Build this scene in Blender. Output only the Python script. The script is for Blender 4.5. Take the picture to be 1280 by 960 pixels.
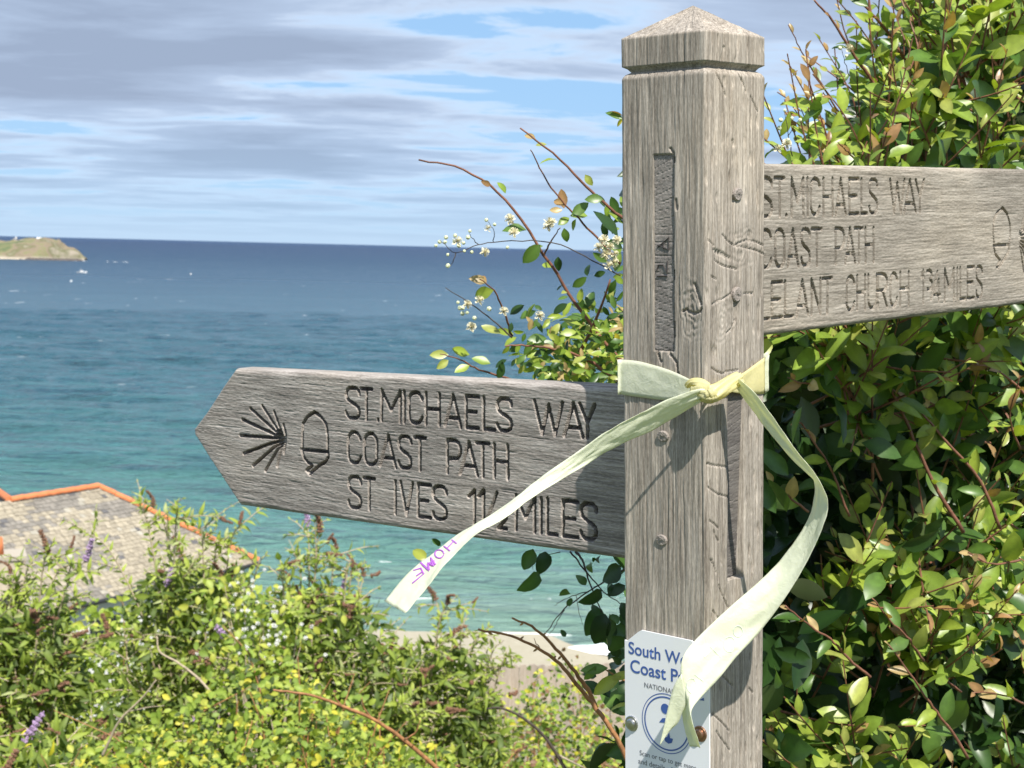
import bpy, bmesh, math, random
import numpy as np
from mathutils import Vector, Matrix
from mathutils.bvhtree import BVHTree
rnd = random.Random(7); rng = np.random.default_rng(7)
for o in list(bpy.data.objects): bpy.data.objects.remove(o)
scn = bpy.context.scene; COL = scn.collection

# ------------------------------------------------------------------ camera
EYE = 1.62; FPX = 1982.8
roll = math.atan(.0245); pitch = math.atan((480-310.3)*math.cos(roll)/FPX)
_r = np.array([1., 0, 0]); FW = np.array([0, math.cos(pitch), -math.sin(pitch)]); _u = np.array([0, math.sin(pitch), math.cos(pitch)])
RT = _r*math.cos(roll)+_u*math.sin(roll); UP = -_r*math.sin(roll)+_u*math.cos(roll)
CAM = np.array([0, 0, EYE])
cd = bpy.data.cameras.new('camera'); cam = bpy.data.objects.new('camera', cd); COL.objects.link(cam)
cam.matrix_world = Matrix(((RT[0], UP[0], -FW[0], 0), (RT[1], UP[1], -FW[1], 0), (RT[2], UP[2], -FW[2], EYE), (0, 0, 0, 1)))
cd.sensor_width = 36; cd.lens = FPX/1280*36; cd.clip_start = .05; cd.clip_end = 400000
cd.dof.use_dof = True; cd.dof.focus_distance = 1.52; cd.dof.aperture_fstop = 24
scn.camera = cam

# ------------------------------------------------------------------ sky, sun, exposure
CLOUD = (14.6, 6.2, 0)
SUN_EL = math.radians(54); SUN_H = np.array([.342, -.940])
tosun = np.array([SUN_H[0]*math.cos(SUN_EL), SUN_H[1]*math.cos(SUN_EL), math.sin(SUN_EL)])
w = bpy.data.worlds.new('World'); scn.world = w; w.use_nodes = True
nt = w.node_tree; N = nt.nodes; L = nt.links; N.clear()
def node(nt, typ, **k):
    n = nt.nodes.new(typ)
    for a, b in k.items():
        if a == 'i':
            for kk, vv in b.items(): n.inputs[kk].default_value = vv
        else: setattr(n, a, b)
    return n
def ramp(nt, fac, stops):
    r = nt.nodes.new('ShaderNodeValToRGB'); el = r.color_ramp.elements
    while len(el) > 1: el.remove(el[-1])
    el[0].position = stops[0][0]; el[0].color = (*stops[0][1], 1)
    for p, c in stops[1:]:
        e = el.new(p); e.color = (*c, 1)
    nt.links.new(fac, r.inputs[0]); return r
def g3(v): return (v, v, v)
sky = node(nt, 'ShaderNodeTexSky', sky_type='NISHITA', sun_disc=False)
sky.sun_elevation = SUN_EL; sky.sun_rotation = math.atan2(SUN_H[0], SUN_H[1]); sky.altitude = 50
sky.air_density = 1.0; sky.dust_density = .0; sky.ozone_density = 4.0
tc = node(nt, 'ShaderNodeTexCoord'); sep = node(nt, 'ShaderNodeSeparateXYZ'); L.new(tc.outputs['Generated'], sep.inputs[0])
def vm(nt, op, a, b=None):
    n = nt.nodes.new('ShaderNodeMath'); n.operation = op
    for k, v in enumerate((a, b)):
        if v is None: continue
        if isinstance(v, (int, float)): n.inputs[k].default_value = v
        else: nt.links.new(v, n.inputs[k])
    return n.outputs[0]
zc = vm(nt, 'ADD', vm(nt, 'MAXIMUM', sep.outputs[2], 0), .045)
cx = vm(nt, 'DIVIDE', sep.outputs[0], zc); cy = vm(nt, 'DIVIDE', sep.outputs[1], zc)
comb = node(nt, 'ShaderNodeCombineXYZ'); L.new(cx, comb.inputs[0]); L.new(cy, comb.inputs[1])
mp = node(nt, 'ShaderNodeMapping'); L.new(comb.outputs[0], mp.inputs[0])
mp.inputs['Location'].default_value = CLOUD; mp.inputs['Scale'].default_value = (.75, 1.0, 1)
n1 = node(nt, 'ShaderNodeTexNoise', i={'Scale': .42, 'Detail': 10, 'Roughness': .52, 'Distortion': .25}); L.new(mp.outputs[0], n1.inputs['Vector'])
n2 = node(nt, 'ShaderNodeTexNoise', i={'Scale': 1.5, 'Detail': 10, 'Roughness': .62, 'Distortion': .5}); L.new(mp.outputs[0], n2.inputs['Vector'])
dens = vm(nt, 'ADD', n1.outputs[0], vm(nt, 'MULTIPLY', vm(nt, 'SUBTRACT', n2.outputs[0], .5), .36))
mask = ramp(nt, dens, [(0.425, g3(0)), (.455, g3(.6)), (.49, g3(1))])
shade = ramp(nt, dens, [(0.435, (9.2, 10.4, 11.8)), (.47, (6.9, 8.3, 10.4)), (.525, (5.05, 6.3, 8.4)), (.64, (3.8, 4.75, 6.5))])
hz = ramp(nt, sep.outputs[2], [(0, g3(.05)), (.012, g3(.25)), (.04, g3(.72)), (.085, g3(1)), (1, g3(1))])
mm = node(nt, 'ShaderNodeMixRGB', blend_type='MULTIPLY', i={'Fac': 1}); L.new(mask.outputs[0], mm.inputs[1]); L.new(hz.outputs[0], mm.inputs[2])
veil = node(nt, 'ShaderNodeMixRGB', i={'Fac': .72, 'Color2': (4.1, 7.1, 11.2, 1)}); L.new(sky.outputs[0], veil.inputs[1])
mixs = node(nt, 'ShaderNodeMixRGB'); L.new(mm.outputs[0], mixs.inputs[0]); L.new(veil.outputs[0], mixs.inputs[1]); L.new(shade.outputs[0], mixs.inputs[2])
bg = node(nt, 'ShaderNodeBackground', i={'Strength': .068}); L.new(mixs.outputs[0], bg.inputs[0])
wo = node(nt, 'ShaderNodeOutputWorld'); L.new(bg.outputs[0], wo.inputs[0])
sd = bpy.data.lights.new('sun', 'SUN'); sd.energy = 5.0; sd.angle = math.radians(.53); sd.color = (1, .955, .88)
so = bpy.data.objects.new('sun', sd); COL.objects.link(so)
so.rotation_euler = Vector(tosun).to_track_quat('Z', 'Y').to_euler()
so.location = (2, -4, 9)
scn.view_settings.view_transform = 'Standard'; scn.view_settings.look = 'None'; scn.view_settings.exposure = .48; scn.view_settings.gamma = 1
scn.render.engine = 'CYCLES'; scn.cycles.max_bounces = 8; scn.cycles.transparent_max_bounces = 8

# ------------------------------------------------------------------ helpers
def ray(x, y): return FW+RT*((x-640)/FPX)+UP*((480-y)/FPX)
def at(x, y, Y):
    d = ray(x, y); return CAM+d*(Y/d[1])
def project(P):
    P = np.asarray(P)-CAM; d = P@FW; return 640+FPX*(P@RT)/d, 480-FPX*(P@UP)/d, d
def rotm(ax, a):
    c, s = math.cos(a), math.sin(a)
    return np.array({'x': [[1, 0, 0], [0, c, -s], [0, s, c]], 'y': [[c, 0, s], [0, 1, 0], [-s, 0, c]], 'z': [[c, -s, 0], [s, c, 0], [0, 0, 1]]}[ax])
_T = rng.random((256, 256))
def vn(x, y, seed=0):
    x = np.asarray(x, float)+seed*17.3; y = np.asarray(y, float)+seed*9.7
    xi = np.floor(x).astype(int); yi = np.floor(y).astype(int); fx = x-xi; fy = y-yi
    fx = fx*fx*(3-2*fx); fy = fy*fy*(3-2*fy); a = xi & 255; b = yi & 255; a1 = (a+1) & 255; b1 = (b+1) & 255
    return (_T[a, b]*(1-fx)+_T[a1, b]*fx)*(1-fy)+(_T[a, b1]*(1-fx)+_T[a1, b1]*fx)*fy
def fbm(x, y, seed=0, o=4):
    s = 0; a = .5
    for k in range(o): s = s+a*vn(x*2**k, y*2**k, seed+k*3.1); a *= .5
    return s
def mesh(name, v, f, smooth=False):
    me = bpy.data.meshes.new(name); v = np.asarray(v, np.float32)
    if isinstance(f, np.ndarray):
        k = f.shape[1]; me.vertices.add(len(v)); me.vertices.foreach_set('co', v.ravel())
        me.loops.add(f.size); me.loops.foreach_set('vertex_index', f.astype(np.int32).ravel())
        me.polygons.add(len(f)); me.polygons.foreach_set('loop_start', np.arange(0, f.size, k, dtype=np.int32))
        me.update(calc_edges=True)
    else: me.from_pydata([tuple(map(float, p)) for p in v], [], f); me.update()
    if smooth: me.polygons.foreach_set('use_smooth', np.ones(len(me.polygons), bool))
    me.validate(); return me
def obj(name, me, mat=None, parent=None, kind=None):
    o = bpy.data.objects.new(name, me); COL.objects.link(o)
    if mat is not None and me is not None and not me.materials: me.materials.append(mat)
    if parent is not None: o.parent = parent
    if kind: o['kind'] = kind
    return o
def tag(o, label, cat, group=None):
    o['label'] = label; o['category'] = cat
    if group: o['group'] = group
    return o
def empty(name, loc=(0, 0, 0)):
    o = bpy.data.objects.new(name, None); COL.objects.link(o); o.location = loc; o.empty_display_size = .1; return o
class MB:
    def __init__(s): s.v = []; s.f = []
    def add(s, v, f):
        n = len(s.v); s.v += [tuple(map(float, p)) for p in v]; s.f += [tuple(i+n for i in q) for q in f]; return s
    def box(s, c, d, R=None):
        p = np.array([(x, y, z) for x in (-.5, .5) for y in (-.5, .5) for z in (-.5, .5)])*np.array(d)
        if R is not None: p = p@np.asarray(R).T
        return s.add(p+np.array(c), [(0, 1, 3, 2), (4, 6, 7, 5), (0, 4, 5, 1), (2, 3, 7, 6), (0, 2, 6, 4), (1, 5, 7, 3)])
    def prism(s, poly, z0, z1, fn=lambda x, y, z: (x, y, z)):
        n = len(poly); v = [fn(x, y, z0) for x, y in poly]+[fn(x, y, z1) for x, y in poly]
        return s.add(v, [tuple(range(n))[::-1], tuple(range(n, 2*n))]+[(i, (i+1) % n, n+(i+1) % n, n+i) for i in range(n)])
    def tube(s, P, R, k=6):
        P = np.asarray(P, float); n = len(P)
        if np.isscalar(R): R = [R]*n
        T = np.gradient(P, axis=0); T /= np.linalg.norm(T, axis=1)[:, None]+1e-12
        a = np.cross(T[0], [0, 0, 1]);
        if np.linalg.norm(a) < .1: a = np.cross(T[0], [1, 0, 0])
        v = []; ang = np.arange(k)*2*math.pi/k
        for i in range(n):
            a = a-T[i]*(a@T[i]); a /= np.linalg.norm(a); b = np.cross(T[i], a)
            for t in ang: v.append(P[i]+R[i]*(a*math.cos(t)+b*math.sin(t)))
        f = [(i*k+j, i*k+(j+1) % k, (i+1)*k+(j+1) % k, (i+1)*k+j) for i in range(n-1) for j in range(k)]
        return s.add(v, f+[tuple(range(k))[::-1], tuple(range((n-1)*k, n*k))])
    def mesh(s, name, smooth=False): return mesh(name, s.v, s.f, smooth)
def crom(P, m=8):
    P = np.asarray(P, float); Q = np.vstack([2*P[0]-P[1], P, 2*P[-1]-P[-2]]); out = []
    for i in range(1, len(Q)-2):
        for t in np.linspace(0, 1, m, endpoint=False):
            a, b, c, d = Q[i-1:i+3]
            out.append(.5*(2*b+(c-a)*t+(2*a-5*b+4*c-d)*t*t+(3*b-a-3*c+d)*t**3))
    out.append(P[-1]); return np.array(out)

# ------------------------------------------------------------------ materials
def newmat(name):
    m = bpy.data.materials.new(name); m.use_nodes = True; nt = m.node_tree; b = nt.nodes['Principled BSDF']; return m, nt, b
def plain(name, c, rough=.6, metal=0, var=.15, scale=40, bump=0):
    m, nt, b = newmat(name); b.inputs['Roughness'].default_value = rough; b.inputs['Metallic'].default_value = metal
    t = node(nt, 'ShaderNodeTexCoord'); n = node(nt, 'ShaderNodeTexNoise', i={'Scale': scale, 'Detail': 5}); nt.links.new(t.outputs['Object'], n.inputs['Vector'])
    r = ramp(nt, n.outputs[0], [(.25, tuple(x*(1-var) for x in c)), (.75, tuple(min(1, x*(1+var)) for x in c))]); nt.links.new(r.outputs[0], b.inputs[0])
    if bump:
        bp = node(nt, 'ShaderNodeBump', i={'Strength': bump, 'Distance': .01}); nt.links.new(n.outputs[0], bp.inputs['Height']); nt.links.new(bp.outputs[0], b.inputs['Normal'])
    return m
def wood(name, axis, dark, mid, light, fine=1.0, blot=(.75, 1.15)):
    m, nt, b = newmat(name); b.inputs['Roughness'].default_value = .85; b.inputs['Specular IOR Level'].default_value = .2
    t = node(nt, 'ShaderNodeTexCoord')
    def nz(sc, al, det, rough=.6, dist=0):
        mpn = node(nt, 'ShaderNodeMapping'); s = [sc*fine]*3; s[axis] = al*fine; mpn.inputs['Scale'].default_value = s
        nt.links.new(t.outputs['Object'], mpn.inputs[0])
        n = node(nt, 'ShaderNodeTexNoise', i={'Scale': 1, 'Detail': det, 'Roughness': rough, 'Distortion': dist}); nt.links.new(mpn.outputs[0], n.inputs['Vector']); return n.outputs[0]
    a = nz(420, 14, 6, .65); bnz = nz(60, 5, 6, .6, .4); c = nz(9, 5, 4); d = nz(1100, 170, 3, .7)
    s = vm(nt, 'ADD', vm(nt, 'ADD', vm(nt, 'MULTIPLY', a, .48), vm(nt, 'MULTIPLY', bnz, .24)), vm(nt, 'MULTIPLY', d, .28))
    r = ramp(nt, s, [(.33, dark), (.48, mid), (.63, light)])
    r2 = ramp(nt, c, [(.3, g3(blot[0])), (.5, (1, 1, 1)), (.72, tuple(blot[1]*x for x in (1.02, 1, .96)))])
    mlt = node(nt, 'ShaderNodeMixRGB', blend_type='MULTIPLY', i={'Fac': 1}); nt.links.new(r.outputs[0], mlt.inputs[1]); nt.links.new(r2.outputs[0], mlt.inputs[2])
    nt.links.new(mlt.outputs[0], b.inputs[0])
    bp = node(nt, 'ShaderNodeBump', i={'Strength': .4, 'Distance': .0012}); nt.links.new(s, bp.inputs['Height']); nt.links.new(bp.outputs[0], b.inputs['Normal'])
    return m
M = {}
M['post'] = wood('weathered_oak_post', 2, (.08, .066, .053), (.29, .253, .212), (.56, .50, .43))
M['board_l'] = wood('weathered_oak_board', 0, (.075, .064, .056), (.275, .245, .22), (.57, .52, .475))
M['board_r'] = wood('weathered_oak_board_b', 1, (.08, .068, .055), (.275, .242, .20), (.50, .45, .385))
M['endgrain'] = wood('end_grain', 1, (.12, .106, .096), (.225, .203, .186), (.34, .31, .285), .8)
M['endgrain_dark'] = wood('shade_toned_end_grain', 1, (.055, .05, .047), (.12, .108, .10), (.19, .175, .16), .8)  # darker copy of the end grain: right mortise shadow painted into the colour
M['dowel'] = plain('oak_dowel', (.29, .25, .22), .8, 0, .3, 400, .3)
M['ink'] = plain('dark_marker', (.05, .042, .04), .7)
M['plaque'] = plain('white_plaque', (.80, .81, .84), .3, 0, .03, 15)
M['blue'] = plain('blue_print', (.055, .115, .36), .35, 0, .06)
M['grey_print'] = plain('grey_print', (.16, .16, .18), .4, 0, .06)
M['steel'] = plain('zinc_screw', (.55, .54, .52), .32, 1, .2, 300)
M['rust'] = plain('brown_screw', (.35, .2, .13), .35, .9, .3, 300)
M['purple'] = plain('purple_marker', (.38, .12, .50), .6)
M['faint'] = plain('faded_marker', (.56, .62, .52), .6)
def ribbon_mat(name, c, tc_, rough=.35):
    m, nt, b = newmat(name); b.inputs['Roughness'].default_value = rough
    t = node(nt, 'ShaderNodeTexCoord'); n = node(nt, 'ShaderNodeTexNoise', i={'Scale': 30, 'Detail': 4}); nt.links.new(t.outputs['Object'], n.inputs['Vector'])
    r = ramp(nt, n.outputs[0], [(.3, tuple(x*.93 for x in c)), (.7, c)]); nt.links.new(r.outputs[0], b.inputs[0])
    tr = node(nt, 'ShaderNodeBsdfTranslucent', i={'Color': (*tc_, 1)}); mx = node(nt, 'ShaderNodeMixShader', i={0: .40})
    nw = node(nt, 'ShaderNodeTexNoise', i={'Scale': 900, 'Detail': 2}); nt.links.new(t.outputs['Object'], nw.inputs['Vector'])
    n3 = node(nt, 'ShaderNodeTexNoise', i={'Scale': 120, 'Detail': 5, 'Roughness': .65, 'Distortion': 1.2}); nt.links.new(t.outputs['Object'], n3.inputs['Vector'])
    hb_ = vm(nt, 'ADD', vm(nt, 'ADD', n.outputs[0], vm(nt, 'MULTIPLY', n3.outputs[0], .28)), vm(nt, 'MULTIPLY', nw.outputs[0], .03))
    bp = node(nt, 'ShaderNodeBump', i={'Strength': .6, 'Distance': .004}); nt.links.new(hb_, bp.inputs['Height']); nt.links.new(bp.outputs[0], b.inputs['Normal'])
    nt.links.new(b.outputs[0], mx.inputs[1]); nt.links.new(tr.outputs[0], mx.inputs[2]); nt.links.new(mx.outputs[0], nt.nodes['Material Output'].inputs[0]); return m
M['ribbon'] = ribbon_mat('pale_yellow_ribbon', (.88, .90, .76), (.88, .90, .52))
M['knot'] = ribbon_mat('bunched_ribbon', (.90, .85, .47), (.90, .80, .22))
def leafmat(name, rough, transl, spec=.5, back=(1.25, 1.2, 1.3), backmix=.5):
    m, nt, b = newmat(name); b.inputs['Roughness'].default_value = rough; b.inputs['Specular IOR Level'].default_value = spec
    a = node(nt, 'ShaderNodeVertexColor', layer_name='tint')
    t = node(nt, 'ShaderNodeTexCoord'); n = node(nt, 'ShaderNodeTexNoise', i={'Scale': 90, 'Detail': 3}); nt.links.new(t.outputs['Object'], n.inputs['Vector'])
    r = ramp(nt, n.outputs[0], [(.3, g3(.82)), (.7, g3(1.15))])
    m1 = node(nt, 'ShaderNodeMixRGB', blend_type='MULTIPLY', i={'Fac': 1}); nt.links.new(a.outputs[0], m1.inputs[1]); nt.links.new(r.outputs[0], m1.inputs[2])
    g = node(nt, 'ShaderNodeNewGeometry'); m2 = node(nt, 'ShaderNodeMixRGB', i={'Color2': (*back, 1)})
    nt.links.new(vm(nt, 'MULTIPLY', g.outputs['Backfacing'], backmix), m2.inputs[0]); nt.links.new(m1.outputs[0], m2.inputs[1]); nt.links.new(m2.outputs[0], b.inputs[0])
    hs = node(nt, 'ShaderNodeMixRGB', blend_type='MULTIPLY', i={'Fac': 1, 'Color2': (1.5, 1.55, .55, 1)}); nt.links.new(m1.outputs[0], hs.inputs[1])
    tr = node(nt, 'ShaderNodeBsdfTranslucent'); nt.links.new(hs.outputs[0], tr.inputs[0]); mx = node(nt, 'ShaderNodeMixShader', i={0: transl})
    nt.links.new(b.outputs[0], mx.inputs[1]); nt.links.new(tr.outputs[0], mx.inputs[2]); nt.links.new(mx.outputs[0], nt.nodes['Material Output'].inputs[0]); return m
M['leaf_el'] = leafmat('elaeagnus_leaf', .36, .3, .5, (.24, .24, .12), .25)
M['leaf_bud'] = leafmat('buddleia_leaf', .55, .3, .35, (.30, .34, .24), .6)
M['leaf_br'] = leafmat('bramble_leaf', .5, .3, .35, (.25, .28, .18), .4)
M['stem_red'] = plain('red_brown_stem', (.20, .085, .05), .6, 0, .4, 60, .3)
M['stem_dark'] = plain('dark_stem', (.06, .045, .035), .8, 0, .4, 60)
M['stem_straw'] = plain('dry_stem', (.42, .34, .24), .8, 0, .3, 60)
M['stem_orange'] = plain('orange_brown_twig', (.36, .17, .07), .7, 0, .4, 80, .3)
M['petal'] = plain('cream_petal', (.74, .69, .48), .6, 0, .1)
M['bud'] = plain('pale_green_bud', (.62, .66, .42), .6, 0, .15)
M['panicle_brown'] = plain('spent_flower', (.24, .125, .075), .9, 0, .45, 150, .5)
M['panicle_purple'] = plain('purple_flower', (.42, .29, .47), .8, 0, .35, 150, .5)

# ------------------------------------------------------------------ structure: terrain, sea, headland
SEA = -38.0
def ground_z(X, Y):
    X = np.asarray(X, float); Y = np.asarray(Y, float)
    z = np.interp(Y, [-60, 1.9, 3, 6, 90, 112, 140, 163, 230, 500], [.6, 0, -.25, -1.2, -29.6, -36.1, -36.7, SEA, SEA-3.5, SEA-14])
    return z+np.where((Y > 5) & (Y < 135), (fbm(X*.15, Y*.15, 5)-.47)*np.clip((Y-5)*.05, 0, 1.6), 0)-np.where(Y > 140, np.clip((X-4)*.10, 0, .75), 0)
ys = np.concatenate([np.linspace(-60, 0, 8), np.linspace(1, 30, 60), np.linspace(31, 135, 60), np.linspace(137, 175, 40), [190, 230, 320, 500]])
xs = np.concatenate([[-600, -300, -150, -90], np.linspace(-60, 60, 90), [90, 150, 300, 600]])
XX, YY = np.meshgrid(xs, ys); ZZ = ground_z(XX, YY)
def gridfaces(r, c):
    i = np.arange(r*c).reshape(r, c); return np.stack([i[:-1, :-1].ravel(), i[:-1, 1:].ravel(), i[1:, 1:].ravel(), i[1:, :-1].ravel()], 1)
gm, nt, b = newmat('slope_and_sand'); b.inputs['Roughness'].default_value = .95
g = node(nt, 'ShaderNodeNewGeometry'); sp = node(nt, 'ShaderNodeSeparateXYZ'); nt.links.new(g.outputs['Position'], sp.inputs[0])
nn = node(nt, 'ShaderNodeTexNoise', i={'Scale': 1.3, 'Detail': 8, 'Roughness': .65}); nt.links.new(g.outputs['Position'], nn.inputs['Vector'])
veg = ramp(nt, nn.outputs[0], [(.3, (.035, .045, .014)), (.5, (.07, .095, .025)), (.7, (.13, .11, .06))])
snd = ramp(nt, nn.outputs[0], [(.3, (.35, .31, .22)), (.7, (.42, .375, .28))])
fac = ramp(nt, vm(nt, 'MULTIPLY', sp.outputs[2], -.01), [(.352, g3(0)), (.362, g3(1))])
mx = node(nt, 'ShaderNodeMixRGB'); nt.links.new(fac.outputs[0], mx.inputs[0]); nt.links.new(veg.outputs[0], mx.inputs[1]); nt.links.new(snd.outputs[0], mx.inputs[2]); nt.links.new(mx.outputs[0], b.inputs[0])
obj('ground', mesh('ground', np.stack([XX.ravel(), YY.ravel(), ZZ.ravel()], 1), gridfaces(len(ys), len(xs)), True), gm, kind='structure')

# sea: real swell near the shore, one sheet out to the horizon
sm, nt, b = newmat('sea_water'); b.inputs['IOR'].default_value = 1.33
g = node(nt, 'ShaderNodeNewGeometry'); ln = node(nt, 'ShaderNodeVectorMath', operation='LENGTH'); nt.links.new(g.outputs['Position'], ln.inputs[0])
mpw = node(nt, 'ShaderNodeMapping'); mpw.inputs['Scale'].default_value = (.006, .012, 1); nt.links.new(g.outputs['Position'], mpw.inputs[0])
nl = node(nt, 'ShaderNodeTexNoise', i={'Scale': 1, 'Detail': 5, 'Roughness': .55}); nt.links.new(mpw.outputs[0], nl.inputs['Vector'])
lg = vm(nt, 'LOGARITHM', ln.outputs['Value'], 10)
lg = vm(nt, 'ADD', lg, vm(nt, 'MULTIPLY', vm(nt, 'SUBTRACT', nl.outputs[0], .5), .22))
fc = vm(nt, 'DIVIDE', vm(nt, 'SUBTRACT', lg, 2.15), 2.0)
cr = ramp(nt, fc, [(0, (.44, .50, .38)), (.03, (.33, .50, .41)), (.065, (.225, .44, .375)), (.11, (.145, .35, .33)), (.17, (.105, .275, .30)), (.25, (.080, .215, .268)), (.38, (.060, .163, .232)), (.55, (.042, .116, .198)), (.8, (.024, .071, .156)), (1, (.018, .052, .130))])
# white horses
mpf = node(nt, 'ShaderNodeMapping'); mpf.inputs['Scale'].default_value = (.06, .022, 1); nt.links.new(g.outputs['Position'], mpf.inputs[0])
nf = node(nt, 'ShaderNodeTexNoise', i={'Scale': 1.2, 'Detail': 3, 'Roughness': .6}); nt.links.new(mpf.outputs[0], nf.inputs['Vector'])
ff = ramp(nt, nf.outputs[0], [(.70, g3(0)), (.73, g3(.8))])
far = ramp(nt, fc, [(.2, g3(.0)), (.36, g3(1)), (.75, g3(1)), (.95, g3(.2))])
fm = node(nt, 'ShaderNodeMixRGB', blend_type='MULTIPLY', i={'Fac': 1}); nt.links.new(ff.outputs[0], fm.inputs[1]); nt.links.new(far.outputs[0], fm.inputs[2])
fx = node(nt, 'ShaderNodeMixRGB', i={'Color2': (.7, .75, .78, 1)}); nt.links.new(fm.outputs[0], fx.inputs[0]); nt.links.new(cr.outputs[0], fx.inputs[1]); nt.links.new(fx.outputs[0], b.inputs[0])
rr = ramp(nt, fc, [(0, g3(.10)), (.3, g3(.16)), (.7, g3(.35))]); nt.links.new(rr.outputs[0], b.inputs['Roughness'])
b.inputs['Specular IOR Level'].default_value = .36
def wave(sx, sy, det, dist):
    m_ = node(nt, 'ShaderNodeMapping'); m_.inputs['Scale'].default_value = (sx, sy, .3); m_.inputs['Rotation'].default_value = (0, 0, .12); nt.links.new(g.outputs['Position'], m_.inputs[0])
    n_ = node(nt, 'ShaderNodeTexNoise', i={'Scale': 1, 'Detail': det, 'Roughness': .62, 'Distortion': dist}); nt.links.new(m_.outputs[0], n_.inputs['Vector']); return n_.outputs[0]
wv = vm(nt, 'ADD', vm(nt, 'MULTIPLY', wave(.10, .34, 8, .3), 1.25), vm(nt, 'MULTIPLY', wave(.03, .085, 5, .2), 4.5))
bp = node(nt, 'ShaderNodeBump', i={'Strength': 1.0, 'Distance': 8.5}); nt.links.new(wv, bp.inputs['Height']); nt.links.new(bp.outputs[0], b.inputs['Normal'])
ang = np.concatenate([np.radians(np.linspace(-80, -24, 20)), np.radians(np.linspace(-23, 12, 330)), np.radians(np.linspace(13, 80, 20))])
rad = np.concatenate([np.linspace(120, 142, 6), np.geomspace(144, 900, 520), np.geomspace(920, 250000, 60)])
AA, RR = np.meshgrid(ang, rad); SX = np.sin(AA)*RR; SY = np.cos(AA)*RR
amp = np.interp(RR, [140, 165, 210, 500, 900, 1200], [.0, .22, .75, 1.0, .7, 0])
sw = (fbm(SX*.04+SY*.01, SY*.11, 11, 5)-.47)*4.2
# shoaling swell lines near the beach
ph = SY+.10*SX+6*vn(SX*.03, SY*.01, 3)
for yc, hgt, wd in ((176, .75, 3.0), (190, .55, 3.5), (212, .6, 4.5), (240, .5, 5), (275, .45, 6)):
    sw = sw+hgt*np.exp(-((ph-yc)/wd)**2)*np.clip(fbm(SX*.05, SY*.02, yc)*3-.8, 0, 1.2)/np.maximum(amp, .2)*.5
SZ = SEA+sw*amp
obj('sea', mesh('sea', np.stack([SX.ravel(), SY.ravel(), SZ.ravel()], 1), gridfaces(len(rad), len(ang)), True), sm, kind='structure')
# surf: broken white water at the beach and against the headland
mb = MB(); sfm = plain('white_foam', (.82, .84, .84), .9, 0, .08, .8, .6)
def foam(x0, x1, yc, wy, h, seed, nx=60, ny=14, z=SEA):
    X, V = np.meshgrid(np.linspace(x0, x1, nx), np.linspace(-1, 1, ny)); t = (X-x0)/(x1-x0)
    env = np.clip(np.minimum(t, 1-t)*6, 0, 1); wd = wy*(.35+1.0*fbm(X/wy*.5, V*0, seed))*env
    Y = yc+V*wd*(.6+.8*vn(X/wy*3.1, V*2, seed+6))+(fbm(X/wy*.25, V*0, seed+2)-.5)*wy*1.2; Z = z+.1+h*np.clip(1-V**2, 0, 1)*(.3+1.2*fbm(X/h*.35, Y/h*.35, seed+4))*env
    i = gridfaces(ny, nx); mb.add(np.stack([X.ravel(), Y.ravel(), Z.ravel()], 1), [tuple(q) for q in i])
foam(5.4, 40, 155.5, 3.4, 1.0, 1); foam(-3, 7, 160.5, .25, .12, 2); foam(2.0, 6.5, 176.5, .35, .2, 8, 40, 8); foam(9, 30, 177.5, .5, .3, 9, 60, 8); foam(-16.3, -14.4, 196, .16, .06, 12, 20, 6)
foam(-12, 6, 175.6, .18, .14, 15)
obj('surf', mb.mesh('surf', True), sfm, kind='stuff')

# headland with two white buildings
hp = [(-400, 300), (-150, 299.5), (-60, 301), (0, 302), (18, 300.3), (28, 298.6), (52, 298.6), (64, 300.6), (72, 308), (84, 311.3), (92, 316), (97, 322.5)]
HD = 2780.
hx = np.array([at(x, 300, HD)[0] for x, y in hp]); hzv = np.array([at(x, y, HD)[2] for x, y in hp])
X, V = np.meshgrid(np.linspace(hx[0], hx[-1]+4, 200), np.linspace(-1, 1, 40)); prof = np.interp(X, hx, hzv)-SEA
taper = np.clip((hx[-1]+4-X)/60, .12, 1)
Z = SEA-1+(prof+1)*np.clip(1-np.abs(V)**2.2, 0, 1)*(1+.16*(fbm(X*.05, V*4, 21)-.47))+(fbm(X*.09, V*9, 31)-.47)*11*(1-V**2)
hm, nt, b = newmat('headland_turf_rock'); b.inputs['Roughness'].default_value = .95
g = node(nt, 'ShaderNodeNewGeometry'); sp = node(nt, 'ShaderNodeSeparateXYZ'); nt.links.new(g.outputs['Position'], sp.inputs[0])
nn = node(nt, 'ShaderNodeTexNoise', i={'Scale': .02, 'Detail': 8}); nt.links.new(g.outputs['Position'], nn.inputs['Vector'])
tf = ramp(nt, nn.outputs[0], [(.36, (.085, .12, .05)), (.46, (.19, .18, .09)), (.52, (.22, .17, .12)), (.58, (.13, .13, .06)), (.66, (.30, .26, .20))])
hh = vm(nt, 'ADD', vm(nt, 'DIVIDE', vm(nt, 'ADD', sp.outputs[2], 38), 40), vm(nt, 'MULTIPLY', vm(nt, 'SUBTRACT', nn.outputs[0], .5), .35))
rk = ramp(nt, hh, [(.05, g3(0)), (.16, g3(1))])
mx = node(nt, 'ShaderNodeMixRGB', i={'Color1': (.34, .30, .24, 1)}); nt.links.new(rk.outputs[0], mx.inputs[0]); nt.links.new(tf.outputs[0], mx.inputs[2]); nt.links.new(mx.outputs[0], b.inputs[0])
obj('headland', mesh('headland', np.stack([X.ravel(), (HD+V*95*taper+40).ravel(), Z.ravel()], 1), gridfaces(40, 200), True), hm, kind='structure')
sb = MB(); bx = np.linspace(hx[0], at(38, 322, HD)[0], 60)
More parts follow.
